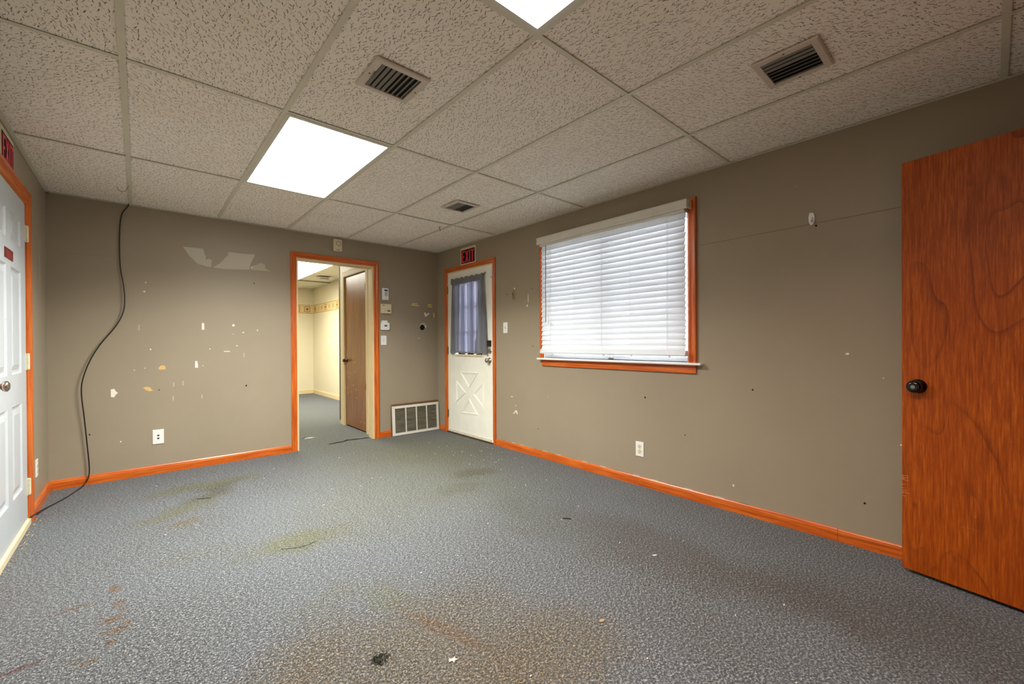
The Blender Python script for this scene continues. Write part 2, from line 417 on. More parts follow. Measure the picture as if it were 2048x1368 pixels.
def lathe(bm, org, axis, prof, n=24):
    """revolve (distance along axis, radius) about an axis"""
    axis = V3(axis).normalized(); a = axis.orthogonal().normalized(); b = axis.cross(a); org = V3(org); rings = []
    for d, r in prof:
        if r < 1e-6: rings.append([bm.verts.new(org+axis*d)])
        else: rings.append([bm.verts.new(org+axis*d+(a*math.cos(2*math.pi*k/n)+b*math.sin(2*math.pi*k/n))*r) for k in range(n)])
    for p, q in zip(rings, rings[1:]):
        if len(p) == 1 and len(q) == 1: continue
        for k in range(n):
            k2 = (k+1) % n
            if len(p) == 1: bm.faces.new((p[0], q[k], q[k2]))
            elif len(q) == 1: bm.faces.new((p[k], q[0], p[k2]))
            else: bm.faces.new((p[k], q[k], q[k2], p[k2]))
    if len(rings[0]) > 1: bm.faces.new(rings[0])
    if len(rings[-1]) > 1: bm.faces.new(rings[-1][::-1])
def tube(bm, pts, r, n=8):
    pts = [V3(p) for p in pts]; rings = []; prev = None
    for i, p in enumerate(pts):
        d = ((pts[min(i+1, len(pts)-1)]-pts[max(i-1, 0)])).normalized()
        a = d.orthogonal().normalized() if prev is None else (prev-d*prev.dot(d)).normalized()
        prev = a; b = d.cross(a)
        rings.append([bm.verts.new(p+(a*math.cos(2*math.pi*k/n)+b*math.sin(2*math.pi*k/n))*r) for k in range(n)])
    for p, q in zip(rings, rings[1:]):
        for k in range(n): bm.faces.new((p[k], p[(k+1) % n], q[(k+1) % n], q[k]))
    bm.faces.new(rings[0][::-1]); bm.faces.new(rings[-1])
def spline(pts, k=8):
    pts = [V3(p) for p in pts]; out = []
    for i in range(len(pts)-1):
        p0, p1, p2, p3 = pts[max(i-1, 0)], pts[i], pts[i+1], pts[min(i+2, len(pts)-1)]
        for j in range(k):
            t = j/k; out.append(.5*((2*p1)+(p2-p0)*t+(2*p0-5*p1+4*p2-p3)*t*t+(3*p1-p0-3*p2+p3)*t**3))
    out.append(pts[-1]); return out
PROF = [(0, 0), (0, .009), (.004, .012), (.014, .013), (.020, .010), (.030, .012), (.040, .017), (.052, .019), (.057, .016), (.057, 0)]
def casing(name, wf, P0, P1, W, m0, m1, width, mat, parent, prof=PROF):
    """moulded casing length from P0 to P1 (s, z); W points outward in the wall plane; m = 1 for a mitred end"""
    P0, P1, W = map(lambda q: Vector(q), (P0, P1, W)); D = (P1-P0).normalized(); k = width/.057
    bm = bmesh.new(); A = []; Z = []
    for u, v in prof:
        u *= k; a = P0+W*u-D*u*m0; z = P1+W*u+D*u*m1
        A.append(bm.verts.new(wf(a.x, a.y, v))); Z.append(bm.verts.new(wf(z.x, z.y, v)))
    n = len(A)
    for i in range(n): bm.faces.new((A[i], A[(i+1) % n], Z[(i+1) % n], Z[i]))
    bm.faces.new(A); bm.faces.new(Z[::-1])
    return link(name, bm, mat, parent)
def door_casing(wf, s0, s1, zt, width, mz, ms, parent, zb=0.0, prof=PROF):
    """three pieces round an opening s0<s1, top zt"""
    casing('casing_side', wf, (s0, zb), (s0, zt), (-1, 0), 0, 1, width, mz, parent, prof)
    casing('casing_side', wf, (s1, zb), (s1, zt), (1, 0), 0, 1, width, mz, parent, prof)
    casing('casing_head', wf, (s0, zt), (s1, zt), (0, 1), 1, 1, width, ms, parent, prof)
def strip_profile(name, wf, s0, s1, h, th, mat, parent=None, z0=0.0):
    """baseboard length with a rounded top"""
    pr = [(0, 0), (th, 0), (th, h*.72), (th*.86, h*.80), (th*.78, h*.90), (th*.45, h*.985), (0, h)]
    bm = bmesh.new(); A = [bm.verts.new(wf(s0, z0+z, v)) for v, z in pr]; Z = [bm.verts.new(wf(s1, z0+z, v)) for v, z in pr]; n = len(A)
    for i in range(n): bm.faces.new((A[i], A[(i+1) % n], Z[(i+1) % n], Z[i]))
    bm.faces.new(A); bm.faces.new(Z[::-1])
    return link(name, bm, mat, parent)
def struct(o, label=None): o['kind'] = 'structure'; return o

# ------------------------------------------------------------------ floor
bm = bmesh.new(); box(bm, (L-.12, FRONT-1.6, -.10), (.14, 5.75, 0)); floor = struct(link('floor', bm, M_carpet))
# split seam in the doorway: a ragged dark gap with lifted edges
bm = bmesh.new()
top = [(-1.400, .080, .004), (-1.30, .086, .006), (-1.22, .112, .014), (-1.17, .150, .020), (-1.13, .140, .018), (-1.07, .118, .012), (-1.02, .108, .006), (-.96, .094, .005), (-.893, .096, .003)]
v0 = [bm.verts.new((x, y, .0022)) for x, y, wd in top]; v1 = [bm.verts.new((x+.004, y-wd*1.5, .0022)) for x, y, wd in top]
for i in range(len(top)-1): bm.faces.new((v0[i], v0[i+1], v1[i+1], v1[i]))
r = bmesh.ops.extrude_face_region(bm, geom=bm.faces[:]); bmesh.ops.translate(bm, verts=[g for g in r['geom'] if isinstance(g, bmesh.types.BMVert)], vec=(0, 0, -.0016))
link('carpet_tear', bm, M_dark, floor)
bm = bmesh.new()
v0 = [bm.verts.new((x, y-wd*.0+.000, .006+.004*(i % 2))) for i, (x, y, wd) in enumerate(top)]; v1 = [bm.verts.new((x, y+.018, .001)) for x, y, wd in top]
for i in range(len(top)-1): bm.faces.new((v0[i], v0[i+1], v1[i+1], v1[i]))
link('carpet_edge', bm, M_carpet, floor)
bm = bmesh.new(); prism(bm, lambda s, z, v=0: V3((s, z, v)), [(-1.53, .56), (-1.50, .60), (-1.46, .615), (-1.43, .60), (-1.40, .58), (-1.46, .575), (-1.49, .585)], .0005, .002); link('carpet_tear', bm, M_gyp, floor)
bm = bmesh.new(); prism(bm, lambda s, z, v=0: V3((s, z, v)), [(-1.55, .60), (-1.48, .64), (-1.41, .60), (-1.46, .615), (-1.50, .61)], .0005, .003); link('carpet_tear', bm, M_dark, floor)
def crack(pts, wd):
    bm = bmesh.new(); tube(bm, [(x, y, .0005) for x, y in pts], wd, 5); return link('carpet_tear', bm, M_dark, floor)
crack([(-2.43, -2.30), (-2.39, -2.325), (-2.343, -2.348), (-2.29, -2.345), (-2.25, -2.33)], .0018)
crack([(-2.70, -1.02), (-2.665, -1.045), (-2.62, -1.06)], .003)
crack([(-.945, -3.08), (-.928, -3.10), (-.915, -3.125)], .0045)
# ------------------------------------------------------------------ walls of the room
OB = (-1.748, -.888, -.1, 2.080)       # doorway to the back room
OE = (-1.190, -.250, -.1, 2.062)       # entry door
OW = (-3.470, -1.995, 1.0, 2.135)      # window
OL = (-1.785, -.855, -.1, 2.062)       # left door
wall_back = struct(slab('wall_back', back, L, 0.0, -.02, 2.5, .12, [OB, (-.60, -.03, .03, .33)], [M_wall]))
wall_right = struct(slab('wall_right', right, FRONT, 0.0, -.02, 2.5, .14, [OE, OW], M_wall))
wall_left = struct(slab('wall_left', left, FRONT, 0.0, -.02, 2.5, .12, [OL], M_wall))
front = lambda s, z, v=0: V3((s, FRONT+v, z))
OF = (-1.17, -.352, -.1, 2.06)
wall_front = struct(slab('wall_front', front, L-.12, .14, -.02, 2.5, .12, [OF], M_wall))

# wall seams, chips and patches: thin geometry on the walls
def strip_on(wf, s0, z0, s1, z1, wd, parent, mat=M_wallseam, name='wall_seam', th=.0012):
    d = Vector((s1-s0, z1-z0)).normalized(); n = Vector((-d.y, d.x))*wd/2
    bm = bmesh.new(); prism(bm, wf, [(s0+n.x, z0+n.y), (s1+n.x, z1+n.y), (s1-n.x, z1-n.y), (s0-n.x, z0-n.y)], 0, th); return link(name, bm, mat, parent)
strip_on(back, L+.01, 1.895, -2.72, 1.90, .003, wall_back, M_wall)
strip_on(back, -2.72, 2.060, -1.81, 2.058, .003, wall_back, M_wall)
strip_on(back, -2.60, 1.885, -1.81, 1.895, .003, wall_back, M_wall)
strip_on(right, -5.4, 1.868, -3.56, 1.842, .0035, wall_right, M_wallseam)
strip_on(right, -1.90, 1.53, -1.25, 1.55, .0025, wall_right, M_wall)
strip_on(left, -.30, 1.55, -.30, 1.95, .006, wall_left, M_torn, th=.0006)
def chip(wf, pts, mat, parent, th=.0014, name='paint_chip'):
    bm = bmesh.new(); prism(bm, wf, pts, 0, th); return link(name, bm, mat, parent)
chip(back, [(-2.707, 2.055), (-2.66, 1.975), (-2.595, 1.906), (-2.53, 1.893), (-2.492, 1.888), (-2.490, 1.962), (-2.52, 1.968), (-2.535, 1.950), (-2.535, 1.99), (-2.548, 2.01), (-2.548, 2.035), (-2.561, 2.057)], M_torn, wall_back)
chip(back, [(-2.353, 2.056), (-2.362, 2.015), (-2.379, 1.996), (-2.42, 1.94), (-2.483, 1.888), (-2.39, 1.884), (-2.18, 1.90), (-2.173, 1.952), (-2.128, 2.060), (-2.239, 2.053)], M_torn, wall_back)
chip(back, [(-2.17, 1.93), (-2.076, 1.979), (-2.04, 1.965), (-2.042, 1.927), (-1.99, 1.905), (-2.17, 1.90)], M_faint, wall_back, .0008)
def rnd_poly(cx, cz, rx, rz, n=8, seed=0, j=.3):
    rr = random.Random(seed); return [(cx+rx*math.cos(2*math.pi*k/n)*(1+rr.uniform(-j, j)), cz+rz*math.sin(2*math.pi*k/n)*(1+rr.uniform(-j, j))) for k in range(n)]
chip(back, [(-2.572, 1.29), (-2.552, 1.292), (-2.553, 1.352), (-2.571, 1.355)], M_gyp, wall_back)
chip(back, rnd_poly(-2.319, 1.338, .011, .012, 10, 1, .1), M_gyp, wall_back)
chip(back, [(-2.626, .935), (-2.602, .932), (-2.604, .972), (-2.610, .978), (-2.604, .994), (-2.624, .996)], M_gyp, wall_back)
chip(back, [(-2.888, .928), (-2.886, .945), (-2.874, .962), (-2.857, .966), (-2.842, .958), (-2.838, .930), (-2.86, .926)], M_tan, wall_back)
chip(back, [(-2.995, .776), (-2.965, .781), (-2.945, .772), (-2.938, .755), (-2.922, .745), (-2.95, .738), (-2.975, .75)], M_tan, wall_back)
chip(back, [(-3.200, .710), (-3.180, .706), (-3.168, .730), (-3.155, .742), (-3.170, .758), (-3.178, .778), (-3.200, .775)], M_gyp, wall_back)
for i, (s, z, hh) in enumerate([(-3.018, 1.303, .035), (-2.784, .787, .03), (-2.716, .795, .03), (-2.788, .662, .03), (-2.576, .659, .026), (-2.234, 1.044, .03)]):
    strip_on(back, s, z-hh*.7, s+.002, z+hh*.7, .009, wall_back, M_faint, 'paint_chip', .0004)
for i, (s, z, r_) in enumerate([(-2.941, 1.11, .006), (-3.141, .323, .006), (-2.291, 1.138, .006), (-2.237, 1.269, .007), (-2.113, 1.292, .006), (-2.51, 1.108, .005), (-2.322, 1.25, .004), (-3.05, .93, .004), (-2.98, .945, .004), (-2.566, .95, .004), (-.73, 1.72, .008), (-.285, 1.215, .007), (-2.98, 1.62, .007), (-2.97, 1.70, .006), (-2.16, 1.925, .007)]):
    chip(back, rnd_poly(s, z, r_, r_, 7, i+10), M_gyp, wall_back)
strip_on(back, -2.40, 1.082, -2.35, 1.082, .006, wall_back, M_gyp, 'paint_chip')
for i, (s, z, r_) in enumerate([(-2.885, .747, .005), (-2.215, .737, .008), (-2.14, 1.765, .006), (-3.33, .41, .006)]):
    chip(back, rnd_poly(s, z, r_, r_, 7, i+40), M_dark, wall_back, .001)
chip(right, [(-1.585, .43), (-1.560, .425), (-1.545, .405), (-1.528, .395), (-1.530, .385), (-1.552, .398), (-1.556, .412), (-1.575, .410), (-1.592, .385), (-1.598, .40)], M_gyp, wall_right)
chip(right, rnd_poly(-1.508, .571, .016, .006, 7, 3), M_gyp, wall_right)
chip(right, rnd_poly(-1.570, .478, .006, .006, 7, 4), M_gyp, wall_right)
for i, (s, z, rx, rz) in enumerate([(-1.770, 1.61, .004, .05), (-1.755, 1.535, .010, .012), (-4.396, 1.078, .009, .006), (-3.778, .176, .007, .007), (-4.62, .60, .004, .004), (-4.55, .95, .003, .003), (-2.05, .62, .003, .003)]):
    chip(right, rnd_poly(s, z, rx, rz, 7, 60+i), M_gyp, wall_right)
for i, (s, z, r_) in enumerate([(-3.111, .711, .007), (-1.837, 1.117, .006), (-3.899, .834, .006), (-3.439, .465, .005), (-1.44, 1.68, .006), (-1.83, 1.70, .005), (-4.248, 1.838, .006), (-4.47, .25, .006), (-1.9, .28, .005)]):
    chip(right, rnd_poly(s, z, r_, r_, 7, 80+i), M_dark, wall_right, .001)
# hole knocked in the back wall
bm = bmesh.new(); prism(bm, back, rnd_poly(-.222, 1.372, .046, .046, 11, 5, .12), 0, .0012); link('broken_rim', bm, M_torn, wall_back)
bm = bmesh.new(); prism(bm, back, rnd_poly(-.232, 1.358, .036, .036, 11, 6, .14), .0012, .0026); link('wall_hole', bm, M_dark, wall_back)
bm = bmesh.new(); prism(bm, back, [(-.20, 1.375), (-.178, 1.385), (-.175, 1.365), (-.195, 1.355)], .0026, .010); link('broken_rim', bm, M_gyp, wall_back)
# glue strips
for pts in ([(-.375, 1.668), (-.302, 1.667), (-.302, 1.658), (-.375, 1.659)], [(-.385, 1.651), (-.280, 1.646), (-.280, 1.634), (-.385, 1.640)], [(-.148, 1.668), (-.085, 1.664), (-.085, 1.652), (-.148, 1.656)], [(-.148, 1.643), (-.085, 1.637), (-.085, 1.626), (-.148, 1.632)], [(-.066, 1.555), (-.052, 1.553), (-.050, 1.492), (-.062, 1.494)]):
    chip(back, pts, M_yellow, wall_back, .003, 'glue_strip')

# ------------------------------------------------------------------ ceiling: tees, wall angle, lay-in tiles
GX = [L, -3.063, -2.439, -1.833, -1.2135, -.590, 0.0]
GY = [0.0, -1.260, -2.508, -3.756, -4.976, FRONT]
ceiling = struct(empty('ceiling'))
TW = .012
B('plenum_deck', (L-.12, FRONT-.12, 2.50), (.14, .12, 2.54), M_tile2, ceiling)
for x in GX[1:-1]:
    bm = bmesh.new(); box(bm, (x-TW, FRONT, H), (x+TW, 0, H+.0015)); box(bm, (x-.001, FRONT, H+.0015), (x+.001, 0, H+.035)); link('ceiling_tee', bm, M_tee, ceiling)
for y in GY[1:-1]:
    for i in range(6):
        x0, x1 = GX[i]+(TW if i else 0), GX[i+1]-(TW if i < 5 else 0)
        bm = bmesh.new(); box(bm, (x0, y-TW, H+.0005), (x1, y+TW, H+.002)); box(bm, (x0, y-.001, H+.002), (x1, y+.001, H+.035)); link('ceiling_tee', bm, M_tee, ceiling)
for a, b in (((L, -.020, H-.001), (0, 0, H+.001)), ((L, FRONT, H-.001), (0, FRONT+.02, H+.001)), ((L, FRONT, H-.001), (L+.020, 0, H+.001)), ((-.020, FRONT, H-.001), (0, 0, H+.001))):
    B('wall_angle', a, b, M_tee, ceiling)
LIGHTS = {(2, 1): 'a', (2, 3): 'b'}
tr = random.Random(3)
for i in range(6):
    for j in range(5):
        if (i, j) in LIGHTS: continue
        x0, x1, y1, y0 = GX[i], GX[i+1], GY[j], GY[j+1]; cx, cy = (x0+x1)/2, (y0+y1)/2
        g = .0035
        bm = bmesh.new(); box(bm, (x0-cx+g, y0-cy+g, 0), (x1-cx-g, y1-cy-g, .015), .0015)
        o = link('ceiling_tile', bm, M_tile, ceiling); o.location = (cx, cy, H+.0045+tr.uniform(0, .002))
        o.rotation_euler = (tr.uniform(-.0012, .0012), tr.uniform(-.0018, .0018), 0)

# ------------------------------------------------------------------ recessed ceiling lights
def troffer(label, cell, mat, power, z=H, group='troffers lit in the grid of the main ceiling'):
    x0, x1, y0, y1 = cell
    t = thing('ceiling_light', label, 'ceiling light', group, loc=((x0+x1)/2, (y0+y1)/2, z))
    fr = .020
    bm = bmesh.new()
    o_ = [(x0+.010, y0+.010), (x1-.010, y0+.010), (x1-.010, y1-.010), (x0+.010, y1-.010)]; i_ = [(x0+.010+fr, y0+.010+fr), (x1-.010-fr, y0+.010+fr), (x1-.010-fr, y1-.010-fr), (x0+.010+fr, y1-.010-fr)]
    vo = [bm.verts.new((*p, z-.002)) for p in o_]; vi = [bm.verts.new((*p, z-.004)) for p in i_]; vt = [bm.verts.new((*p, z+.02)) for p in i_]; vu = [bm.verts.new((*p, z+.02)) for p in o_]
    for k in range(4):
        l = (k+1) % 4
        bm.faces.new((vo[k], vo[l], vi[l], vi[k])); bm.faces.new((vi[k], vi[l], vt[l], vt[k])); bm.faces.new((vo[k], vo[l], vu[l], vu[k])); bm.faces.new((vt[k], vt[l], vu[l], vu[k]))
    link('frame', bm, M_whitemetal, t)
    bm = bmesh.new(); bm.faces.new([bm.verts.new((*p, z+.001)) for p in (i_[0], i_[3], i_[2], i_[1])]); link('lens', bm, mat, t, recalc=False)
    ld = bpy.data.lights.new('tubes', 'AREA'); ld.shape = 'RECTANGLE'; ld.size = x1-x0-.08; ld.size_y = y1-y0-.08; ld.energy = power; ld.spread = math.radians(SPREAD); ld.color = (1.0, .80, .70) if mat is M_lens_b else (1.0, 1.0, .93)
    lo = bpy.data.objects.new('tubes', ld); COL.objects.link(lo); lo.location = ((x0+x1)/2, (y0+y1)/2, z+.014); lo.parent = t
    B('housing', (x0+.011, y0+.011, z+.021), (x1-.011, y1-.011, z+.10), M_whitemetal, t)
    adopt(t); return t
troffer('long white lit troffer over the middle of the room', (GX[2], GX[3], GY[2], GY[1]), M_lens, POW_A)
troffer('lit troffer cut by the top edge of the picture', (GX[2], GX[3], GY[4], GY[3]), M_lens_b, POW_B)

# ------------------------------------------------------------------ ceiling vents
def vent(label, cx, cy, sx, sy, n, lever, curved=False, mf=M_ventmetal, z=H, grp='square supply registers in the main ceiling'):
    t = thing('ceiling_vent', label, 'vent', grp, loc=(cx, cy, z))
    ix, iy = sx/2-.032, sy/2-.030
    bm = bmesh.new()
    O = [(cx-sx/2, cy-sy/2), (cx+sx/2, cy-sy/2), (cx+sx/2, cy+sy/2), (cx-sx/2, cy+sy/2)]; I = [(cx-ix, cy-iy), (cx+ix, cy-iy), (cx+ix, cy+iy), (cx-ix, cy+iy)]
    v0 = [bm.verts.new((*p, z-.002)) for p in O]; v1 = [bm.verts.new((p[0]*.95+cx*.05, p[1]*.95+cy*.05, z-.007)) for p in O]; v2 = [bm.verts.new((*p, z-.007)) for p in I]; v3 = [bm.verts.new((*p, z-.0005)) for p in I]; v4 = [bm.verts.new((*p, z-.0005)) for p in O]
    for a, b in ((v0, v1), (v1, v2), (v2, v3), (v3, v4), (v4, v0)):
        for k in range(4): bm.faces.new((a[k], a[(k+1) % 4], b[(k+1) % 4], b[k]))
    link('frame', bm, mf, t)
    B('duct', (cx-ix+.001, cy-iy+.001, z-.0004), (cx+ix-.001, cy+iy-.001, z+.001), M_dark, t)
    for k in range(n):
        x = cx-ix+(k+.5)*2*ix/n
        tilt = (-.0035 if x < cx else .0035)
        bm = bmesh.new()
        pr = [(x-tilt-.0035, z-.0068), (x-tilt+.0032, z-.0064), (x+tilt+.0035, z-.0012), (x+tilt-.003, z-.0016)]
        a = [bm.verts.new((p[0], cy-iy, p[1])) for p in pr]; b = [bm.verts.new((p[0], cy+iy, p[1])) for p in pr]
        for q in range(4): bm.faces.new((a[q], a[(q+1) % 4], b[(q+1) % 4], b[q]))
        bm.faces.new(a); bm.faces.new(b[::-1]); link('louver', bm, M_louver, t)
    for sg in (-1, 1):
        bm = bmesh.new(); lathe(bm, (cx+sg*(ix+.016), cy, z-.006), (0, 0, -1), [(0, .0042), (.0015, .0040), (.002, 0)], 10); link('screw', bm, M_dark, t)
    bm = bmesh.new(); tube(bm, [(cx-ix-.004, cy+lever-.012, z-.010), (cx-ix-.004, cy+lever+.012, z-.012), (cx-ix-.002, cy+lever+.045, z-.011)], .0022, 6); link('damper_lever', bm, M_louver, t)
    adopt(t); return t
vent('square vent in the tile beside the middle troffer', -2.130, -3.111, .256, .250, 8, -.02)
vent('square vent in the tile above the wooden door', -.872, -4.362, .262, .250, 7, .02)
vent('small-looking square vent in the tile near the far corner', -.872, -1.820, .250, .258, 8, .05)

# ------------------------------------------------------------------ baseboards
bb = struct(empty('baseboard_back')); strip_profile('board', back, L, -1.806, .076, .014, M_trim_x, bb); strip_profile('board', back, -.829, -.672, .076, .014, M_trim_x, bb)
bb = struct(empty('baseboard_right')); strip_profile('board', right, -4.350, -1.243, .072, .014, M_trim_y, bb); strip_profile('board', right, FRONT, -4.3515, .070, .0142, M_trim_y, bb); strip_profile('board', right, -.196, -.062, .072, .014, M_trim_y, bb)
bb = struct(empty('baseboard_left')); strip_profile('board', left, -.745, -.015, .078, .018, M_trim_y, bb); strip_profile('board', left, FRONT, -1.90, .078, .018, M_trim_y, bb)
# paint and caulk smears along the top of the right board
for i in range(16):
    s = -1.35-i*.165+random.uniform(-.04, .04)
    bm = bmesh.new(); prism(bm, right, [(s-.03, .0725), (s, .0745), (s+.035, .0735), (s+.03, .0712), (s-.02, .0708)], 0, .0055); link('caulk', bm, M_torn if i % 3 else M_wallseam, bb if False else bpy.data.objects['baseboard_right'])

# ------------------------------------------------------------------ doorway to the back room (open, cased)
dw = struct(empty('door_1'))
door_casing(back, OB[0], OB[1], OB[3], .057, M_trim_z, M_trim_x, dw)
WB('jamb', back, OB[0], OB[0]+.018, 0, OB[3]-.018, -.125, .0, M_creamtrim, dw)
WB('jamb', back, OB[1]-.018, OB[1], 0, OB[3]-.018, -.125, .0, M_creamtrim, dw)
WB('jamb_head', back, OB[0], OB[1], OB[3]-.018, OB[3], -.125, .0, M_creamtrim, dw)

# ------------------------------------------------------------------ entry door in the right wall
def hinge(wf, s, z, parent, mat, h=.095, r=.006, leaf=.016):
    o = None
    bm = bmesh.new(); lathe(bm, wf(s, z-h/2, .008), (0, 0, 1), [(0, r*.6), (.004, r), (h*.33, r), (h*.335, r*.85), (h*.345, r), (h*.66, r), (h*.665, r*.85), (h*.675, r), (h-.004, r), (h, r*.6)], 12)
    wbox(bm, wf, s-leaf, s+leaf, z-h/2, z+h/2, -.002, .003)
    return link('hinge', bm, mat, parent)
def knob(wf, s, z, v0, parent, mat, r=.027, proj=.062, rose=.033):
    n = wf(0, 0, 1)-wf(0, 0, 0)
    bm = bmesh.new(); lathe(bm, wf(s, z, v0), n, [(0, rose), (.004, rose), (.009, rose*.8), (.012, .013), (proj*.45, .011), (proj*.55, r*.75), (proj*.68, r), (proj*.85, r*.95), (proj*.97, r*.6), (proj, r*.25), (proj, 0)], 28)
    o = link('knob', bm, mat, parent, smooth=True); return o
d2 = struct(empty('door_2'))
door_casing(right, OE[0], OE[1], OE[3], .050, M_trim_z, M_trim_y, d2)
for s0, s1 in ((OE[0], OE[0]+.012), (OE[1]-.012, OE[1])): WB('jamb', right, s0, s1, 0, OE[3]-.012, -.14, 0, M_creamtrim, d2)
WB('jamb_head', right, OE[0], OE[1], OE[3]-.012, OE[3], -.14, 0, M_creamtrim, d2)
# leaf with a glazed upper light
ds0, ds1, dz0, dz1 = OE[0]+.014, OE[1]-.014, .035, OE[3]-.016
G = (-.995, -.440, 1.010, 1.880)
def leaf(wf, s0, s1, z0, z1, holes, v0, v1, mat, parent, name='door_leaf'):
    return slab(name, lambda s, z, v=0: wf(s, z, v+v1), s0, s1, z0, z1, v1-v0, holes, mat, parent)
lf = leaf(right, ds0, ds1, dz0, dz1, [G], -.044, 0.0, M_frontdoor, d2)
for a in ((G[0]-.022, G[0], G[2]-.022, G[3]+.022), (G[1], G[1]+.022, G[2]-.022, G[3]+.022), (G[0], G[1], G[2]-.022, G[2]), (G[0], G[1], G[3], G[3]+.022)):
    WB('glass_stop', right, *a, 0, .010, M_creamtrim if a[2] < G[2] and a[3] <= G[2] else M_frontdoor, lf, .002)
WB('pane', right, G[0], G[1], G[2], G[3], -.024, -.020, M_glass, lf)
for z in (1.285, 1.591): WB('muntin', right, G[0], G[1], z-.010, z+.010, -.030, -.008, M_frontdoor, lf)
for s in (-.810, -.625): WB('muntin', right, s-.009, s+.009, G[2], G[3], -.0295, -.0085, M_frontdoor, lf)
# crossbuck: four raised triangular mouldings
def tri_mould(pts, parent, wf=right, wd=.018, th=.007):
    P = [Vector(p) for p in pts]; c = sum(P, Vector((0, 0)))/3
    ins = []
    for i in range(3):
        a, b, d = P[i-1], P[i], P[(i+1) % 3]
        e1 = (b-a).normalized(); e2 = (d-b).normalized(); n1 = Vector((-e1.y, e1.x)); n2 = Vector((-e2.y, e2.x))
        if n1.dot(c-b) < 0: n1 = -n1
        if n2.dot(c-b) < 0: n2 = -n2
        m = (n1+n2).normalized(); ins.append((m, 1/max(.25, m.dot(n1)), b))
    rings = []
    for off, v in ((0, 0), (wd*.25, th), (wd*.55, th*.5), (wd*.8, th*.75), (wd*1.2, th*.1), (wd*1.2, -.0005)):
        rings.append([(b+m*k*off, v) for m, k, b in ins])
    bm = bmesh.new(); R = [[bm.verts.new(wf(p.x, p.y, v)) for p, v in r] for r in rings]
    for a, b in zip(R, R[1:]):
        for i in range(3): bm.faces.new((a[i], a[(i+1) % 3], b[(i+1) % 3], b[i]))
    return link('raised_moulding', bm, M_frontdoor, parent)
cx, cz = -.725, .535
for pts in ([(-.525, .790), (-.915, .800), (-.720, .600)], [(-.540, .275), (-.905, .290), (-.722, .470)], [(-.440, .680), (-.440, .400), (-.650, .540)], [(-1.005, .690), (-1.005, .390), (-.800, .535)]):
    tri_mould(pts, lf)
for z in (1.835, 1.055, .243): hinge(right, OE[1]-.004, z, d2, M_brass, .098, .007, .012)
k2 = knob(right, -1.125, .950, 0, lf, M_nickel)
bm = bmesh.new(); lathe(bm, right(-1.135, 1.060, 0), (-1, 0, 0), [(0, .030), (.006, .030), (.012, .024), (.012, 0)], 20); wbox(bm, right, -1.150, -1.122, 1.035, 1.085, .010, .022, .004, 2); link('deadbolt', bm, M_nickel, lf)
WB('lock_cover', right, -1.158, -1.112, 1.112, 1.180, 0, .030, M_black, lf, .004, 2)
WB('alarm_contact', right, -1.176, -1.150, 1.895, 1.965, 0, .016, M_white, lf, .003, 2)
WB('alarm_contact', right, -1.204, -1.182, 1.900, 1.970, .014, .028, M_white, d2, .003, 2)
# threshold and sweep
WB('threshold', right, OE[0]+.002, OE[1]-.002, 0, .016, -.14, .022, M_brass, d2, .003)
sw = WB('door_sweep', right, ds0+.002, ds1-.002, .016, .046, .0005, .006, M_whitemetal, lf, .001)
for k in range(6):
    bm = bmesh.new(); s = ds0+.03+k*(ds1-ds0-.06)/5; lathe(bm, right(s, .031, .006), (-1, 0, 0), [(0, .0045), (.0018, .004), (.002, 0)], 8); link('screw', bm, M_dark, lf)
# a dark stain of dust along the threshold
# curtain on the entry door
cur = thing('curtain', 'sheer grey curtain covering the glass of the entry door', 'curtain')
bm = bmesh.new(); NS, NZ = 150, 34; grid = []
cr = random.Random(5)
ph = [(cr.uniform(9, 14), cr.uniform(0, 6)), (cr.uniform(18, 26), cr.uniform(0, 6)), (cr.uniform(34, 44), cr.uniform(0, 6))]
for j in range(NZ+1):
    t_ = j/NZ; z = 1.952-t_*(1.952-1.026); row = []
    a = -.385+.05*t_; b = -1.045-.070*t_**.8
    for i in range(NS+1):
        u = i/NS; s = a+(b-a)*u
        amp = .006+.017*min(1, t_*3)
        vv = .026+amp*(.55*math.sin(u*ph[0][0]*4+ph[0][1])+.35*math.sin(u*ph[1][0]*4+ph[1][1]+t_*.6)+.22*math.sin(u*ph[2][0]*3+ph[2][1]))
        if u > .80: vv += .018*math.sin((u-.80)/.2*math.pi)*min(1, t_*4)
        zz = z+(.006*math.sin(u*40)+.004*math.sin(u*71+1))*(1-min(1, t_*6))-.004*math.sin(u*19)*t_
        row.append(bm.verts.new(right(s, zz, max(.013, vv))))
    grid.append(row)
for j in range(NZ):
    for i in range(NS):
        if abs(i/NS-.515) < .009 and 1 <= j <= 9: continue    # the two halves part in the middle
        bm.faces.new((grid[j][i], grid[j][i+1], grid[j+1][i+1], grid[j+1][i]))
for f in bm.faces:
    c = f.calc_center_median(); t_ = (1.952-c.z)/.926; a = -.385+.05*t_; b = -1.045-.070*t_**.8; u = (c.y-a)/(b-a)
    f.material_index = 1 if (u < .27-.02*t_ or u > .82-.10*t_) else 0
link('cloth', bm, [M_cloth, M_cloth2], cur, smooth=True)
bm = bmesh.new(); HD = []
for j in range(5):
    t_ = j/4; row = []
    for i in range(NS+1):
        u = i/NS; row.append(bm.verts.new(right(-.383-.664*u, 1.958-.072*t_+.006*math.sin(u*40)*(1-t_), .036+.006*math.sin(u*ph[1][0]*4+ph[1][1])+.004*math.sin(t_*3.14))))
    HD.append(row)
for j in range(4):
    for i in range(NS): bm.faces.new((HD[j][i], HD[j][i+1], HD[j+1][i+1], HD[j+1][i]))
link('header_band', bm, M_cloth2, cur, smooth=True)
bm = bmesh.new(); HD = []
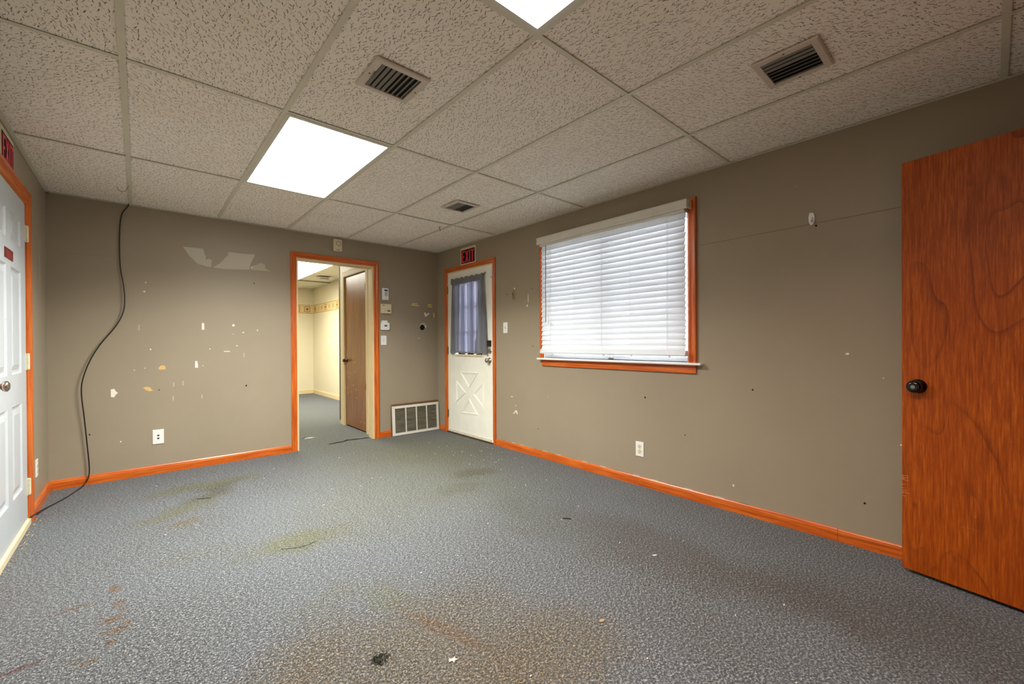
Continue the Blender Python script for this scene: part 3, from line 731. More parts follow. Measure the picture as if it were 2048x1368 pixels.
for j in range(3):
    row = []
    for i in range(NS+1):
        v = grid[0][0] if False else None
        u = i/NS; row.append(bm.verts.new(right(-.335-.78*u, 1.045-.010*j-.004*math.sin(u*19), .030+.010*math.sin(u*ph[0][0]*4+ph[0][1])+.006*math.sin(u*ph[1][0]*4+ph[1][1]))))
    HD.append(row)
for j in range(2):
    for i in range(NS): bm.faces.new((HD[j][i], HD[j][i+1], HD[j+1][i+1], HD[j+1][i]))
link('hem', bm, M_cloth2, cur, smooth=True)
bm = bmesh.new(); tube(bm, [right(-.372, 1.955, .004), right(-.372, 1.940, .026), right(-1.056, 1.940, .026), right(-1.056, 1.972, .004)], .005, 8); link('rod', bm, M_bronze, cur)

# ------------------------------------------------------------------ EXIT signs
def exit_sign(wf, s0, s1, z0, z1, label, flip=False):
    t = thing('exit_sign', label, 'exit sign')
    WB('backing', wf, s0, s1, z0, z1, .0005, .004, M_signwhite, t)
    WB('black_field', wf, s0+.016, s1-.016, z0+.012, z1-.026, .004, .0052, M_dark, t)
    fs0, fs1, fz0, fz1 = s0+.030, s1-.030, z0+.022, z1-.040
    W_, Hh = fs1-fs0, fz1-fz0
    def X(u): return fs0+u*W_ if flip else fs1-u*W_
    def Z(v): return fz0+v*Hh
    st = .060
    P = {'E': [[(0, 0), (.255, 0), (.255, .12), (.085, .12), (.085, .44), (.20, .44), (.20, .56), (.085, .56), (.085, .88), (.255, .88), (.255, 1), (0, 1)]],
         'X': [[(.29, 0), (.375, 0), (.43, .34), (.485, 0), (.57, 0), (.475, .5), (.57, 1), (.485, 1), (.43, .66), (.375, 1), (.29, 1), (.385, .5)]],
         'I': [[(.625, 0), (.705, 0), (.705, 1), (.625, 1)]],
         'T': [[(.838, 0), (.918, 0), (.918, .88), (1, .88), (1, 1), (.755, 1), (.755, .88), (.838, .88)]]}
    for ch, polys in P.items():
        bm = bmesh.new()
        for pl in polys: prism(bm, wf, [(X(u), Z(v)) for u, v in pl], .0052, .0068)
        link('letter', bm, M_red, t)
    adopt(t); return t
# seen from inside the room, the writing on the right wall runs towards -y and on the left wall towards +y
exit_sign(right, -.868, -.557, 2.118, 2.322, 'red on black EXIT sign above the entry door with the grey curtain')
exit_sign(left, -1.475, -1.165, 2.130, 2.330, 'red on black EXIT sign above the white panelled door', flip=True)

# ------------------------------------------------------------------ window
w1 = struct(empty('window_1'))
WPROF = [(0, 0), (0, .010), (.004, .014), (.012, .015), (.020, .011), (.026, .016), (.034, .016), (.040, .021), (.052, .022), (.057, .018), (.057, 0)]
casing('casing_side', right, (OW[0], 1.0), (OW[0], OW[3]), (-1, 0), 0, 1, .062, M_trim_z, w1, WPROF)
casing('casing_side', right, (OW[1], 1.0), (OW[1], OW[3]), (1, 0), 0, 1, .042, M_trim_z, w1, WPROF)
casing('casing_head', right, (OW[0], OW[3]), (OW[1], OW[3]), (0, 1), 1, 1, .058, M_trim_y, w1, WPROF)
WB('sill', right, -3.578, -1.940, .984, 1.000, -.12, .052, M_sash, w1, .003, 2)
ap = [(0, .922), (0, .984), (.022, .984), (.022, .975), (.012, .965), (.012, .932), (.016, .926), (.014, .922)]
bm = bmesh.new(); A = [bm.verts.new(right(-3.528, z, v)) for v, z in ap]; Z = [bm.verts.new(right(-1.975, z, v)) for v, z in ap]
for i in range(len(ap)): bm.faces.new((A[i], A[(i+1) % len(ap)], Z[(i+1) % len(ap)], Z[i]))
bm.faces.new(A); bm.faces.new(Z[::-1]); link('apron', bm, M_trim_y, w1)
for s0, s1 in ((OW[0], OW[0]+.010), (OW[1]-.010, OW[1])): WB('jamb', right, s0, s1, 1.0, OW[3]-.010, -.14, 0, M_sash, w1)
WB('jamb_head', right, OW[0], OW[1], OW[3]-.010, OW[3], -.14, 0, M_sash, w1)
def sash(s0, s1, z0, z1, v0, v1, wd=.038):
    bm = bmesh.new()
    for a in ((s0, s0+wd, z0, z1), (s1-wd, s1, z0, z1), (s0+wd, s1-wd, z0, z0+wd), (s0+wd, s1-wd, z1-wd, z1)): wbox(bm, right, *a, v0, v1, .003)
    o = link('sash', bm, M_sash, w1)
    WB('pane', right, s0+wd, s1-wd, z0+wd, z1-wd, (v0+v1)/2-.002, (v0+v1)/2+.002, M_glass, o)
    return o
mid = (OW[0]+OW[1])/2
sash(OW[0]+.010, mid+.02, 1.0, OW[3]-.010, -.110, -.080); sash(mid-.02, OW[1]-.010, 1.0, OW[3]-.010, -.078, -.048)
WB('latch', right, mid-.05, mid-.01, 1.005, 1.02, -.046, -.020, M_louver, w1, .003)
# blind
bl = thing('window_blind', 'white slatted blind lowered over the window', 'blind')
WB('headrail', right, -3.474, -2.005, 2.0895, 2.150, .010, .070, M_whitemetal, bl, .002)
bm = bmesh.new()
vp = [(.072, 2.108), (.072, 2.158), (.080, 2.164), (.080, 2.170), (.092, 2.172), (.094, 2.166), (.088, 2.160), (.090, 2.116), (.086, 2.108)]
A = [bm.verts.new(right(-3.500, z, v)) for v, z in vp]; Z = [bm.verts.new(right(-1.985, z, v)) for v, z in vp]
for i in range(len(vp)): bm.faces.new((A[i], A[(i+1) % len(vp)], Z[(i+1) % len(vp)], Z[i]))
bm.faces.new(A); bm.faces.new(Z[::-1]); link('valance', bm, M_whitemetal, bl)
for s in (-3.499, -1.990): WB('valance_return', right, s-.002, s+.002, 2.110, 2.168, .016, .072, M_whitemetal, bl)
NSL = 22; pitch = .0455; z_lo = 1.108
proto = None
th = math.radians(70)
for k in range(NSL):
    zc = z_lo+k*pitch
    if proto is None:
        bm = bmesh.new(); sec = []
        for q in range(5):
            w_ = (q/4-.5)*.0525; cv = .0022*(1-(2*q/4-1)**2)
            # low edge into the room
            sec.append((-w_*math.cos(th)+cv*math.sin(th)*-1, w_*math.sin(th)+cv*math.cos(th)*-1))
        sec2 = [(v+.0022*math.sin(th), z+.0022*math.cos(th)) for v, z in reversed(sec)]
        pr = sec+sec2
        A = [bm.verts.new(V3((-v, -.728, z))) for v, z in pr]; Z = [bm.verts.new(V3((-v, .728, z))) for v, z in pr]
        for i in range(len(pr)): bm.faces.new((A[i], A[(i+1) % len(pr)], Z[(i+1) % len(pr)], Z[i]))
        bm.faces.new(A); bm.faces.new(Z[::-1]); o = link('slat', bm, M_slat, bl); proto = o
    else:
        o = proto.copy(); COL.objects.link(o)
    o.location = (-.048, -2.742+random.uniform(-.0015, .0015), zc); o.rotation_euler = (random.uniform(-.0006, .0006), random.uniform(-.03, .03), 0)
bm = bmesh.new()
for s0, s1 in ((-3.478, -2.008),):
    pr = [(.026, 1.045), (.070, 1.045), (.076, 1.056), (.062, 1.088), (.034, 1.088), (.022, 1.056)]
    A = [bm.verts.new(right(s0, z, v)) for v, z in pr]; Z = [bm.verts.new(right(s1, z, v)) for v, z in pr]
    for i in range(6): bm.faces.new((A[i], A[(i+1) % 6], Z[(i+1) % 6], Z[i]))
    bm.faces.new(A); bm.faces.new(Z[::-1])
link('bottom_rail', bm, M_slat, bl)
for s in (-2.158, -2.442, -2.750, -3.023, -3.347):
    big = s in (-2.158, -2.750, -3.347)
    bm = bmesh.new()
    for dv in (.076, .022): tube(bm, [right(s, 2.10, dv-.004), right(s, 1.09, dv)], .0011 if big else .0007, 5)
    if big: tube(bm, [right(s+.008, 2.10, .074), right(s+.008, 1.09, .0745)], .0010, 5)
    link('ladder_cord', bm, M_white, bl)
    bm = bmesh.new(); lathe(bm, right(s, 1.045, .052), (0, 0, -1), [(0, .009), (.004, .009), (.007, .005), (.007, 0)], 12); link('cord_button', bm, M_white, bl)
bm = bmesh.new(); tube(bm, [right(-2.112, 2.085, .090), right(-2.1136, 1.70, .098), right(-2.1136, 1.345, .096)], .0040, 8); link('tilt_wand', bm, M_louver, bl)
bm = bmesh.new(); tube(bm, [right(-2.135, 2.085, .088), right(-2.138, 1.355, .092)], .0012, 5); tube(bm, [right(-2.146, 2.085, .088), right(-2.142, 1.355, .092)], .0012, 5); lathe(bm, right(-2.140, 1.36, .092), (0, 0, -1), [(0, .003), (.02, .006), (.03, .005), (.03, 0)], 10); link('lift_cord', bm, M_white, bl)

# ------------------------------------------------------------------ left panelled door
d3 = struct(empty('door_3'))
LP = [(0, 0), (0, .008), (.004, .010), (.014, .012), (.020, .010), (.030, .014), (.040, .019), (.052, .021), (.057, .018), (.057, 0)]
door_casing(left, OL[0], OL[1]+.018, OL[3], .082, M_trim_z, M_trim_y, d3, 0, LP)
WB('jamb', left, OL[1]-.004, OL[1]+.016, 0, OL[3]-.002, -.12, -.001, M_creamtrim, d3); WB('jamb', left, OL[0], OL[0]+.006, 0, OL[3]-.006, -.12, -.001, M_creamtrim, d3); WB('jamb_head', left, OL[0]+.006, OL[1]-.004, OL[3]-.012, OL[3]-.001, -.12, -.001, M_creamtrim, d3)
e0, e1 = OL[0]+.010, OL[1]-.010; z0, z1 = .050, OL[3]-.016
PAN = []
for a, b in ((-1.272, -1.005), (-1.650, -1.383)):
    for c, d in ((1.752, 1.915), (.985, 1.600), (.270, .800)): PAN.append((a, b, c, d))
lf3 = leaf(left, e0, e1, z0, z1, PAN, -.044, .004, M_leftdoor, d3)
for a, b, c, d in PAN:
    bm = bmesh.new(); R = []
    for off, v in ((0, .004), (.010, -.004), (.022, -.006), (.050, .001), (.053, .002)):
        R.append([bm.verts.new(left(s, z, v)) for s, z in ((a+off, c+off), (b-off, c+off), (b-off, d-off), (a+off, d-off))])
    for p, q in zip(R, R[1:]):
        for i in range(4): bm.faces.new((p[i], p[(i+1) % 4], q[(i+1) % 4], q[i]))
    bm.faces.new(R[-1])
    bk = [bm.verts.new(left(s, z, -.02)) for s, z in ((a, c), (b, c), (b, d), (a, d))]
    for i in range(4): bm.faces.new((R[0][i], R[0][(i+1) % 4], bk[(i+1) % 4], bk[i]))
    bm.faces.new(bk[::-1]); link('raised_panel', bm, M_leftdoor, lf3)
for z in (1.865, 1.048, .248):
    bm = bmesh.new()
    lathe(bm, left(OL[1]-.002, z-.052, .012), (0, 0, 1), [(0, .005), (.003, .0075), (.034, .0075), (.035, .006), (.036, .0075), (.069, .0075), (.070, .006), (.071, .0075), (.101, .0075), (.104, .005)], 12)
    wbox(bm, left, OL[1]-.030, OL[1]+.022, z-.052, z+.052, .003, .0075)
    link('hinge', bm, M_hingepaint, d3)
knob(left, -1.715, .950, .004, lf3, M_nickel, .027, .060, .032)
WB('threshold', left, OL[0], OL[1]+.016, 0, .042, -.12, .016, M_almond, d3, .004, 2)
plate = thing('door_label', 'small maroon name plate stuck on the white panelled door', 'sign')
WB('plate', left, -1.425, -1.228, 1.632, 1.688, .0045, .007, M_maroon, plate)
for zz, a, b in ((1.669, -1.40, -1.27), (1.656, -1.405, -1.25), (1.644, -1.39, -1.29)): WB('lettering', left, a, b, zz-.003, zz+.003, .007, .0076, M_maroontext, plate)
# splinters of carpet tack strip along the threshold
bm = bmesh.new()
rr = random.Random(11)
for k in range(26):
    y = -.78-rr.random()*1.2; x = L+.022+rr.random()*.03; a = rr.uniform(-1, 1); ln = rr.uniform(.008, .03)
    tube(bm, [(x, y, .002), (x+.3*ln*math.cos(a), y+ln*math.sin(a), .004+rr.random()*.004)], .0012, 4)
tag(link('carpet_fray', bm, M_tan, floor), kind='stuff')

# ------------------------------------------------------------------ open wooden slab door at the right
A0 = V3((-.158, -4.640)); dr = Vector((-.2317, -.9728)); WID = .805
wd = struct(empty('door_4', (A0.x, A0.y, 0)))
nrm = Vector((-.9728, .2317))           # into the room
def wdp(s, z, v=0): return V3((dr.x*s+nrm.x*v, dr.y*s+nrm.y*v, z))
# build the leaf in its own frame, then turn it
lfw = bmesh.new(); box(lfw, (0, -.035, .020), (WID, 0, 2.036), .0015)
leafw = link('door_leaf', lfw, M_veneer, wd); ang = math.atan2(dr.y, dr.x)
wd.rotation_euler = (0, 0, ang)   # local +x runs along the leaf, local -y faces the room? resolved below
side = 1
# local +y after rotation by ang: (-sin, cos)
ly = Vector((-math.sin(ang), math.cos(ang)))
sgn = 1 if ly.dot(nrm) > 0 else -1
leafw.location = (0, 0 if sgn > 0 else .035, 0)
def kprof(y0, d):
    bm = bmesh.new(); lathe(bm, (.062, y0, .930), (0, d, 0), [(0, .034), (.004, .034), (.010, .030), (.014, .014), (.026, .013), (.032, .024), (.040, .030), (.052, .029), (.060, .022), (.062, .012), (.0605, .010), (.0605, 0)], 32); return bm
link('knob', kprof(0 if sgn > 0 else 0, sgn), M_blackmetal, leafw if False else wd, smooth=True)
bm = bmesh.new(); lathe(bm, (.062, .0607*sgn, .930), (0, sgn, 0), [(0, .009), (.002, .009), (.002, .007), (.0005, .007), (.0005, 0)], 20); link('key_cylinder', bm, M_louver, wd)
bm = bmesh.new()
rr = random.Random(4)
for k in range(13):
    z = .43+rr.uniform(-.06, .06); ln = rr.uniform(.006, .03)
    box(bm, (.0006, .0001*sgn, z), (ln, .0009*sgn, z+.0016))
link('scratch', bm, plain('raw scratched wood', (206, 138, 92), .8), wd)
WB('latch_plate', lambda s, z, v=0: V3((v, -s*sgn*0-.0175*sgn+s, z)), -.012, .012, .90, .96, -.001, .0002, M_brass, wd)
# its frame in the front wall
d5 = struct(empty('door_5'))
door_casing(front, OF[0], OF[1], OF[3], .057, M_trim_z, M_trim_x, d5)
for s0, s1 in ((OF[0], OF[0]+.018), (OF[1]-.018, OF[1])): WB('jamb', front, s0, s1, 0, OF[3]-.018, -.12, 0, M_trim_z, d5)
WB('jamb_head', front, OF[0], OF[1], OF[3]-.018, OF[3], -.12, 0, M_trim_x, d5)
struct(B('wall_closet', (L, FRONT-1.60, -.02), (.14, FRONT-1.55, 2.5), M_wall)); 
struct(B('wall_closet_side', (-1.9, FRONT-1.55, -.02), (-1.85, FRONT-.12, 2.5), M_wall)); struct(B('wall_closet_side', (.09, FRONT-1.55, -.02), (.14, FRONT-.12, 2.5), M_wall))
struct(B('ceiling_closet', (-1.9, FRONT-1.6, 2.46), (.14, FRONT-.12, 2.5), M_tile2))

# ------------------------------------------------------------------ devices on the back wall
t = thing('door_alarm', 'white alarm sounder with round speaker above the doorway', 'alarm')
WB('body', back, -1.364, -1.270, 2.200, 2.338, 0, .030, M_almond, t, .005, 3)
bm = bmesh.new()
for k in range(10):
    a0 = 2*math.pi*k/10; a1 = a0+.40
    prism(bm, back, [(-1.310+r_*math.cos(a), 2.288+r_*math.sin(a)) for r_, a in ((.020, a0), (.025, a0), (.025, a1), (.020, a1))], .030, .031)
link('speaker_ring', bm, M_dark, t); bm = bmesh.new(); lathe(bm, back(-1.310, 2.288, .0295), (0, -1, 0), [(0, .018), (.002, .018), (.003, .015), (.003, 0)], 20); link('speaker_dome', bm, M_whitemetal, t)
WB('maker_mark', back, -1.335, -1.300, 2.214, 2.219, .030, .0306, M_greytxt, t)
t = thing('alarm_keypad', 'tall white keypad with grey display, topmost beside the doorway', 'keypad')
WB('body', back, -.788, -.705, 1.682, 1.830, 0, .024, M_white, t, .008, 3)
WB('display', back, -.762, -.720, 1.790, 1.812, .0238, .0248, M_lcd, t)
for r_ in range(4):
    for c in range(3): WB('key', back, -.758+c*.013, -.749+c*.013, 1.771-r_*.012, 1.779-r_*.012, .0238, .0256, M_louver, t)
WB('key', back, -.748, -.738, 1.722, 1.728, .0238, .0252, M_greytxt, t); WB('maker_mark', back, -.755, -.725, 1.694, 1.698, .0238, .0244, M_greytxt, t)
t = thing('thermostat', 'beige wide thermostat under the white keypad', 'thermostat')
WB('body', back, -.808, -.675, 1.520, 1.635, 0, .030, M_almond, t, .004, 2)
WB('cover_seam', back, -.806, -.677, 1.573, 1.5745, .0298, .0304, M_louver, t)
WB('display', back, -.727, -.692, 1.541, 1.560, .0298, .0308, M_lcd, t); WB('maker_mark', back, -.793, -.763, 1.612, 1.620, .0298, .0304, M_greytxt, t)
WB('button', back, -.715, -.690, 1.605, 1.608, .0298, .0306, M_tan, t)
bm = bmesh.new(); prism(bm, back, [(-.765, 1.545), (-.760, 1.545), (-.742, 1.562), (-.746, 1.563)], .0298, .0306); link('slot', bm, M_greytxt, t)
t = thing('thermostat', 'white stepped thermostat above the switch beside the doorway', 'thermostat')
bm = bmesh.new(); prism(bm, back, [(-.806, 1.320), (-.780, 1.316), (-.720, 1.316), (-.697, 1.322), (-.697, 1.402), (-.722, 1.406), (-.726, 1.432), (-.793, 1.432), (-.797, 1.406), (-.806, 1.402)], 0, .024); bmesh.ops.bevel(bm, geom=bm.edges[:], offset=.002, segments=2, affect='EDGES'); link('body', bm, M_white, t)
WB('display', back, -.764, -.729, 1.358, 1.378, .0238, .0248, M_lcd, t)
def plate_dev(name, label, cat, wf, s, z, kind, mat=M_white, w_=.070, h_=.115, flipx=1):
    t = thing(name, label, cat)
    WB('cover_plate', wf, s-w_/2, s+w_/2, z-h_/2, z+h_/2, 0, .006, mat, t, .002, 2)
    n = wf(0, 0, 1)-wf(0, 0, 0)
    if kind == 'switch':
        WB('toggle_slot', wf, s-.006, s+.006, z-.012, z+.012, .0058, .0068, M_louver, t)
        bm = bmesh.new(); prism(bm, lambda a, b, v: wf(a, b, v), [(s-.004, z-.008), (s+.004, z-.008), (s+.0035, z+.004), (s-.0035, z+.004)], .0065, .014); link('toggle', bm, mat, t)
        for dz in (-.030, .030):
            bm = bmesh.new(); lathe(bm, wf(s, z+dz, .006), n, [(0, .003), (.001, .0025), (.001, 0)], 8); link('screw', bm, M_louver, t)
    elif kind == 'outlet':
        for dz in (.020, -.020):
            bm = bmesh.new(); lathe(bm, wf(s, z+dz, .0055), n, [(0, .0165), (.0018, .016), (.0018, 0)], 20); rc = link('receptacle', bm, M_almond, t)
            for ds, hh in ((-.006, .008), (.006, .007)): WB('slot', wf, s+ds-.0012, s+ds+.0012, z+dz+.002-hh/2+.003, z+dz+.002+hh/2+.003, .0072, .0078, M_dark, rc)
            bm = bmesh.new(); lathe(bm, wf(s, z+dz-.008, .0072), n, [(0, .0028), (.0006, .0026), (.0006, 0)], 10); link('slot', bm, M_dark, rc)
        bm = bmesh.new(); lathe(bm, wf(s, z, .006), n, [(0, .003), (.001, .0025), (.001, 0)], 8); link('screw', bm, M_tan, t)
    else:
        for dz in (.012, -.014): WB('jack', wf, s-.007, s+.007, z+dz-.006, z+dz+.006, .0058, .0068, M_dark, t, .0015)
    return t
plate_dev('light_switch', 'white light switch under the thermostats beside the doorway', 'switch', back, -.766, 1.190, 'switch')
plate_dev('wall_jack', 'white square phone jack plate low on the back wall', 'wall plate', back, -2.894, .328, 'jack', M_white, .078, .128)
plate_dev('power_outlet', 'white double power outlet under the window wall', 'outlet', right, -3.064, .292, 'outlet', M_white, .072, .118)
plate_dev('light_switch', 'white light switch between entry door and window', 'switch', right, -1.410, 1.316, 'switch', M_white, .072, .118)
plate_dev('power_outlet', 'white outlet plate low on the wall beside the panelled door', 'outlet', left, -.525, .295, 'outlet', M_white, .072, .118)
# anchor with a torn stub of plaster
t = thing('wall_anchor', 'torn white plug and wire stub on the back wall', 'wall anchor')
bm = bmesh.new(); prism(bm, back, [(-.205, 1.545), (-.195, 1.515), (-.180, 1.500), (-.165, 1.512), (-.155, 1.525), (-.140, 1.530), (-.132, 1.545), (-.145, 1.552), (-.160, 1.540), (-.175, 1.535), (-.185, 1.545), (-.192, 1.560)], 0, .012); link('plug', bm, M_gyp, t)
bm = bmesh.new(); tube(bm, [back(-.175, 1.53, .012), back(-.185, 1.56, .03), back(-.17, 1.575, .02)], .0016, 6); link('wire', bm, M_maroon, t)

# return air grille leaning in front of its opening
t = thing('return_air_grille', 'white framed return air grille leaning low in the corner', 'grille')
gx0, gx1, gz0, gz1 = -.676, -.020, .006, .368
gv = lambda s, z, v=0: back(s, z, .028+v+(gz1-z)*.06)
# raw timber edge of the opening
WB('opening_edge', back, -.672, -.012, .372, .392, 0, .020, M_rawwood, t, .002)
WB('opening_edge', back, -.680, -.664, .0, .372, 0, .016, M_rawwood, t, .001)
def gbar(name, s0, s1, z0, z1, v0, v1, mat=M_whitemetal):
    bm = bmesh.new(); pr = [(s0, z0), (s1, z0), (s1, z1), (s0, z1)]; a = [bm.verts.new(gv(s, z, v0)) for s, z in pr]; b = [bm.verts.new(gv(s, z, v1)) for s, z in pr]
    bm.faces.new(a); bm.faces.new(b[::-1])
    for i in range(4): bm.faces.new((a[i], a[(i+1) % 4], b[(i+1) % 4], b[i]))
    return link(name, bm, mat, t)
gbar('frame_rail', gx0, gx1, gz1-.030, gz1, -.010, .010); gbar('frame_rail', gx0, gx1, gz0, gz0+.030, -.010, .010)
gbar('frame_stile', gx0, gx0+.032, gz0+.030, gz1-.030, -.010, .010); gbar('frame_stile', gx1-.030, gx1, gz0+.030, gz1-.030, -.010, .010)
iw0, iw1 = gx0+.032, gx1-.030
for k in range(1, 4): s = iw0+(iw1-iw0)*k/4; gbar('mullion', s-.006, s+.006, gz0+.030, gz1-.030, -.004, .009)
nl = 26
for k in range(nl):
    z = gz0+.034+k*(gz1-gz0-.068)/(nl-1)
    bm = bmesh.new(); sag = .002*math.sin(k*1.3)
    a = [bm.verts.new(gv(s, zz, v)) for s, zz, v in ((iw0, z-.004, .003), (iw0, z-.003, .0036), (iw0, z+.0055, -.006), (iw0, z+.0045, -.0066))]
    b = [bm.verts.new(gv(s, zz+sag*.5, v)) for s, zz, v in ((iw1, z-.004, .003), (iw1, z-.003, .0036), (iw1, z+.0055, -.006), (iw1, z+.0045, -.0066))]
    for i in range(4): bm.faces.new((a[i], a[(i+1) % 4], b[(i+1) % 4], b[i]))
    bm.faces.new(a); bm.faces.new(b[::-1]); link('louver', bm, M_filter, t)
gbar('filter', iw0, iw1, gz0+.031, gz1-.031, -.012, -.009, M_louver)
for s in (gx0+.012, gx0+.034): 
    bm = bmesh.new(); lathe(bm, gv(s, gz1-.018, .0098), (0, -1, 0), [(0, .004), (.001, .0035), (.001, 0)], 8); link('screw', bm, M_dark, t)

# ------------------------------------------------------------------ black cable down the back wall to the left door
pts = [(-3.077, -.02, 2.372), (-3.080, -.026, 2.345), (-3.122, -.020, 2.259), (-3.136, -.018, 2.087), (-3.134, -.022, 1.832), (-3.114, -.03, 1.663), (-3.107, -.036, 1.536), (-3.118, -.04, 1.428), (-3.163, -.045, 1.312), (-3.261, -.05, 1.152), (-3.321, -.05, 1.021), (-3.360, -.05, .887), (-3.372, -.045, .766), (-3.356, -.04, .539), (-3.341, -.035, .312), (-3.332, -.034, .166), (-3.336, -.04, .070), (-3.368, -.075, .012), (-3.425, -.281, .005), (-3.480, -.441, .005), (-3.520, -.560, .010), (-3.540, -.72, .030), (-3.548, -.86, .050)]
bm = bmesh.new(); tube(bm, spline(pts, 8), .0042, 10); tag(link('black_cable', bm, M_cable, smooth=True), 'long black cable hanging from the ceiling down the back wall', 'cable')
# wire hook and twist hanging from the grid
bm = bmesh.new(); tube(bm, spline([(-3.066, -.60, 2.359), (-3.075, -.60, 2.345), (-3.085, -.605, 2.318), (-3.105, -.61, 2.305), (-3.125, -.61, 2.312), (-3.135, -.61, 2.335)], 6), .0014, 6); tag(link('wire_hook', bm, M_bronze, smooth=True), 'thin curled wire hook on the ceiling grid near the cable', 'hook')
bm = bmesh.new(); tube(bm, spline([(-.672, -1.16, 2.362), (-.680, -1.165, 2.345), (-.690, -1.17, 2.338), (-.683, -1.175, 2.325), (-.676, -1.17, 2.312)], 6), .0028, 6); tag(link('cable_tie', bm, M_black, smooth=True), 'short black twisted tie hanging from the ceiling near the far corner', 'tie')

# ------------------------------------------------------------------ hooks on the right wall
t = thing('key_hook', 'small metal hook with a hanging key between entry door and window', 'hook')
bm = bmesh.new(); lathe(bm, right(-1.553, 1.728, 0), (-1, 0, 0), [(0, .014), (.003, .014), (.006, .009), (.006, 0)], 16); tube(bm, [right(-1.553, 1.72, .006), right(-1.553, 1.70, .016), right(-1.553, 1.695, .024), right(-1.553, 1.705, .030)], .003, 8); link('hook', bm, M_nickel, t, smooth=False)
bm = bmesh.new()
lathe(bm, right(-1.553, 1.672, .020), (-1, 0, 0), [(0, .013), (.002, .013), (.002, .004), (0, .004)], 14); wbox(bm, right, -1.557, -1.549, 1.612, 1.662, .020, .022); wbox(bm, right, -1.563, -1.556, 1.620, 1.632, .020, .022)
link('key', bm, M_brass, t)
t = thing('adhesive_hook', 'white plastic adhesive hook high on the wall left of the wooden door', 'hook')
bm = bmesh.new(); prism(bm, right, [(-4.238, 1.915), (-4.216, 1.918), (-4.211, 1.890), (-4.213, 1.865), (-4.218, 1.848), (-4.228, 1.842), (-4.237, 1.850), (-4.243, 1.868), (-4.243, 1.892)], 0, .008); bmesh.ops.bevel(bm, geom=bm.edges[:], offset=.0015, segments=1, affect='EDGES'); link('base', bm, M_white, t)
bm = bmesh.new(); tube(bm, [right(-4.228, 1.888, .008), right(-4.228, 1.876, .013), right(-4.228, 1.864, .018), right(-4.228, 1.860, .024), right(-4.228, 1.868, .027)], .0042, 8); link('hook', bm, M_white, t)
WB('hook_slot', right, -4.231, -4.225, 1.862, 1.872, .0079, .0085, M_dark, t)

# ------------------------------------------------------------------ scraps on the carpet
bm = bmesh.new(); rr = random.Random(21)
for k in range(46):
    a, r_ = rr.uniform(0, 6.28), rr.uniform(0, .024); x, y = -2.372+r_*math.cos(a)*1.4, -3.462+r_*math.sin(a)
    b_ = rr.uniform(0, 6.28); ln = rr.uniform(.008, .022)
    tube(bm, [(x, y, .003), (x+.5*ln*math.cos(b_), y+.5*ln*math.sin(b_), .004+rr.uniform(0, .012)), (x+ln*math.cos(b_+.5), y+ln*math.sin(b_+.5), .003+rr.uniform(0, .008))], .0016, 4)
tag(link('fluff_scrap', bm, plain('dark green fluff', (50, 54, 46), .95)), 'tangled dark scrap of fluff on the brown stained carpet', 'scrap')
bm = bmesh.new(); prism(bm, lambda s, z, v=0: V3((s, z, v)), [(-2.178, -3.632), (-2.170, -3.640), (-2.158, -3.636), (-2.163, -3.646), (-2.155, -3.655), (-2.168, -3.652), (-2.176, -3.660), (-2.176, -3.647), (-2.188, -3.645)], .001, .004)
tag(link('paper_scrap', bm, M_signwhite), 'tiny star shaped cream scrap on the brown stained carpet', 'scrap')
bm = bmesh.new(); prism(bm, lambda s, z, v=0: V3((s, z, v)), rnd_poly(-1.593, -3.874, .014, .009, 8, 9), .001, .005); tag(link('crumb', bm, plain('pale tan crumb', (150, 130, 104), .9)), 'small tan crumb lying alone on the grey carpet', 'scrap')
bm = bmesh.new(); prism(bm, lambda s, z, v=0: V3((s, z, v)), [(-.950, -3.725), (-.930, -3.735), (-.925, -3.742), (-.945, -3.738)], .001, .003); tag(link('paper_scrap', bm, M_white), 'thin white paper sliver on the carpet below the window', 'scrap')
bm = bmesh.new(); rr = random.Random(8)
for k in range(110):
    x, y = (rr.uniform(-3.2, -.2), rr.uniform(-4.6, -.3)) if k < 80 else (rr.gauss(-.35, .2), rr.gauss(-1.5, .35))
    if x > -.03: continue
    s = rr.uniform(.0012, .0032)
    prism(bm, lambda a, b, v=0: V3((a, b, v)), rnd_poly(x, y, s*rr.uniform(.8, 2.2), s, 5, k), .001, .003)
tag(link('lint', bm, M_white), 'white lint specks scattered over the carpet', 'lint', kind='stuff')

# ------------------------------------------------------------------ back room seen through the doorway
HB = 2.425
xr, yb = .035, 5.55
struct(B('wall_back_room_left', (L-.12, .12, -.02), (L, yb, 2.6), M_cream))
wbr = struct(B('wall_back_room_right', (xr, 1.42, -.02), (xr+.10, yb+.1, 2.6), M_cream))
wbb = struct(B('wall_back_room_end', (L-.12, yb, -.02), (xr, yb+.10, 2.6), M_cream))
hall = lambda s, z, v=0: V3((-.840-v, s, z))
whall = struct(slab('wall_hall', hall, .12, 1.30, -.02, 2.6, .10, [(.345, 1.105, -.1, 2.085)], M_cream))
struct(B('wall_hall_end', (-.740, 1.20, -.02), (xr, 1.30, 2.6), M_cream))
struct(B('wall_back_rear', (-.740, .12, -.02), (.14, .16, 2.6), M_cream)); struct(B('wall_back_rear', (-.06, .16, -.02), (.14, 1.42, 2.6), M_cream))
struct(B('wall_back_rear', (L, .12, -.02), (OB[0], .135, 2.6), M_cream)); struct(B('wall_back_rear', (OB[0], .12, OB[3]), (-.840, .135, 2.6), M_cream))
t1 = struct(B('trim_1', (-.846, 1.285, .055), (-.834, 1.306, 2.42), M_darkwood))
d6 = struct(empty('door_6'))
FP = [(0, 0), (0, .010), (.006, .012), (.050, .012), (.057, .008), (.057, 0)]
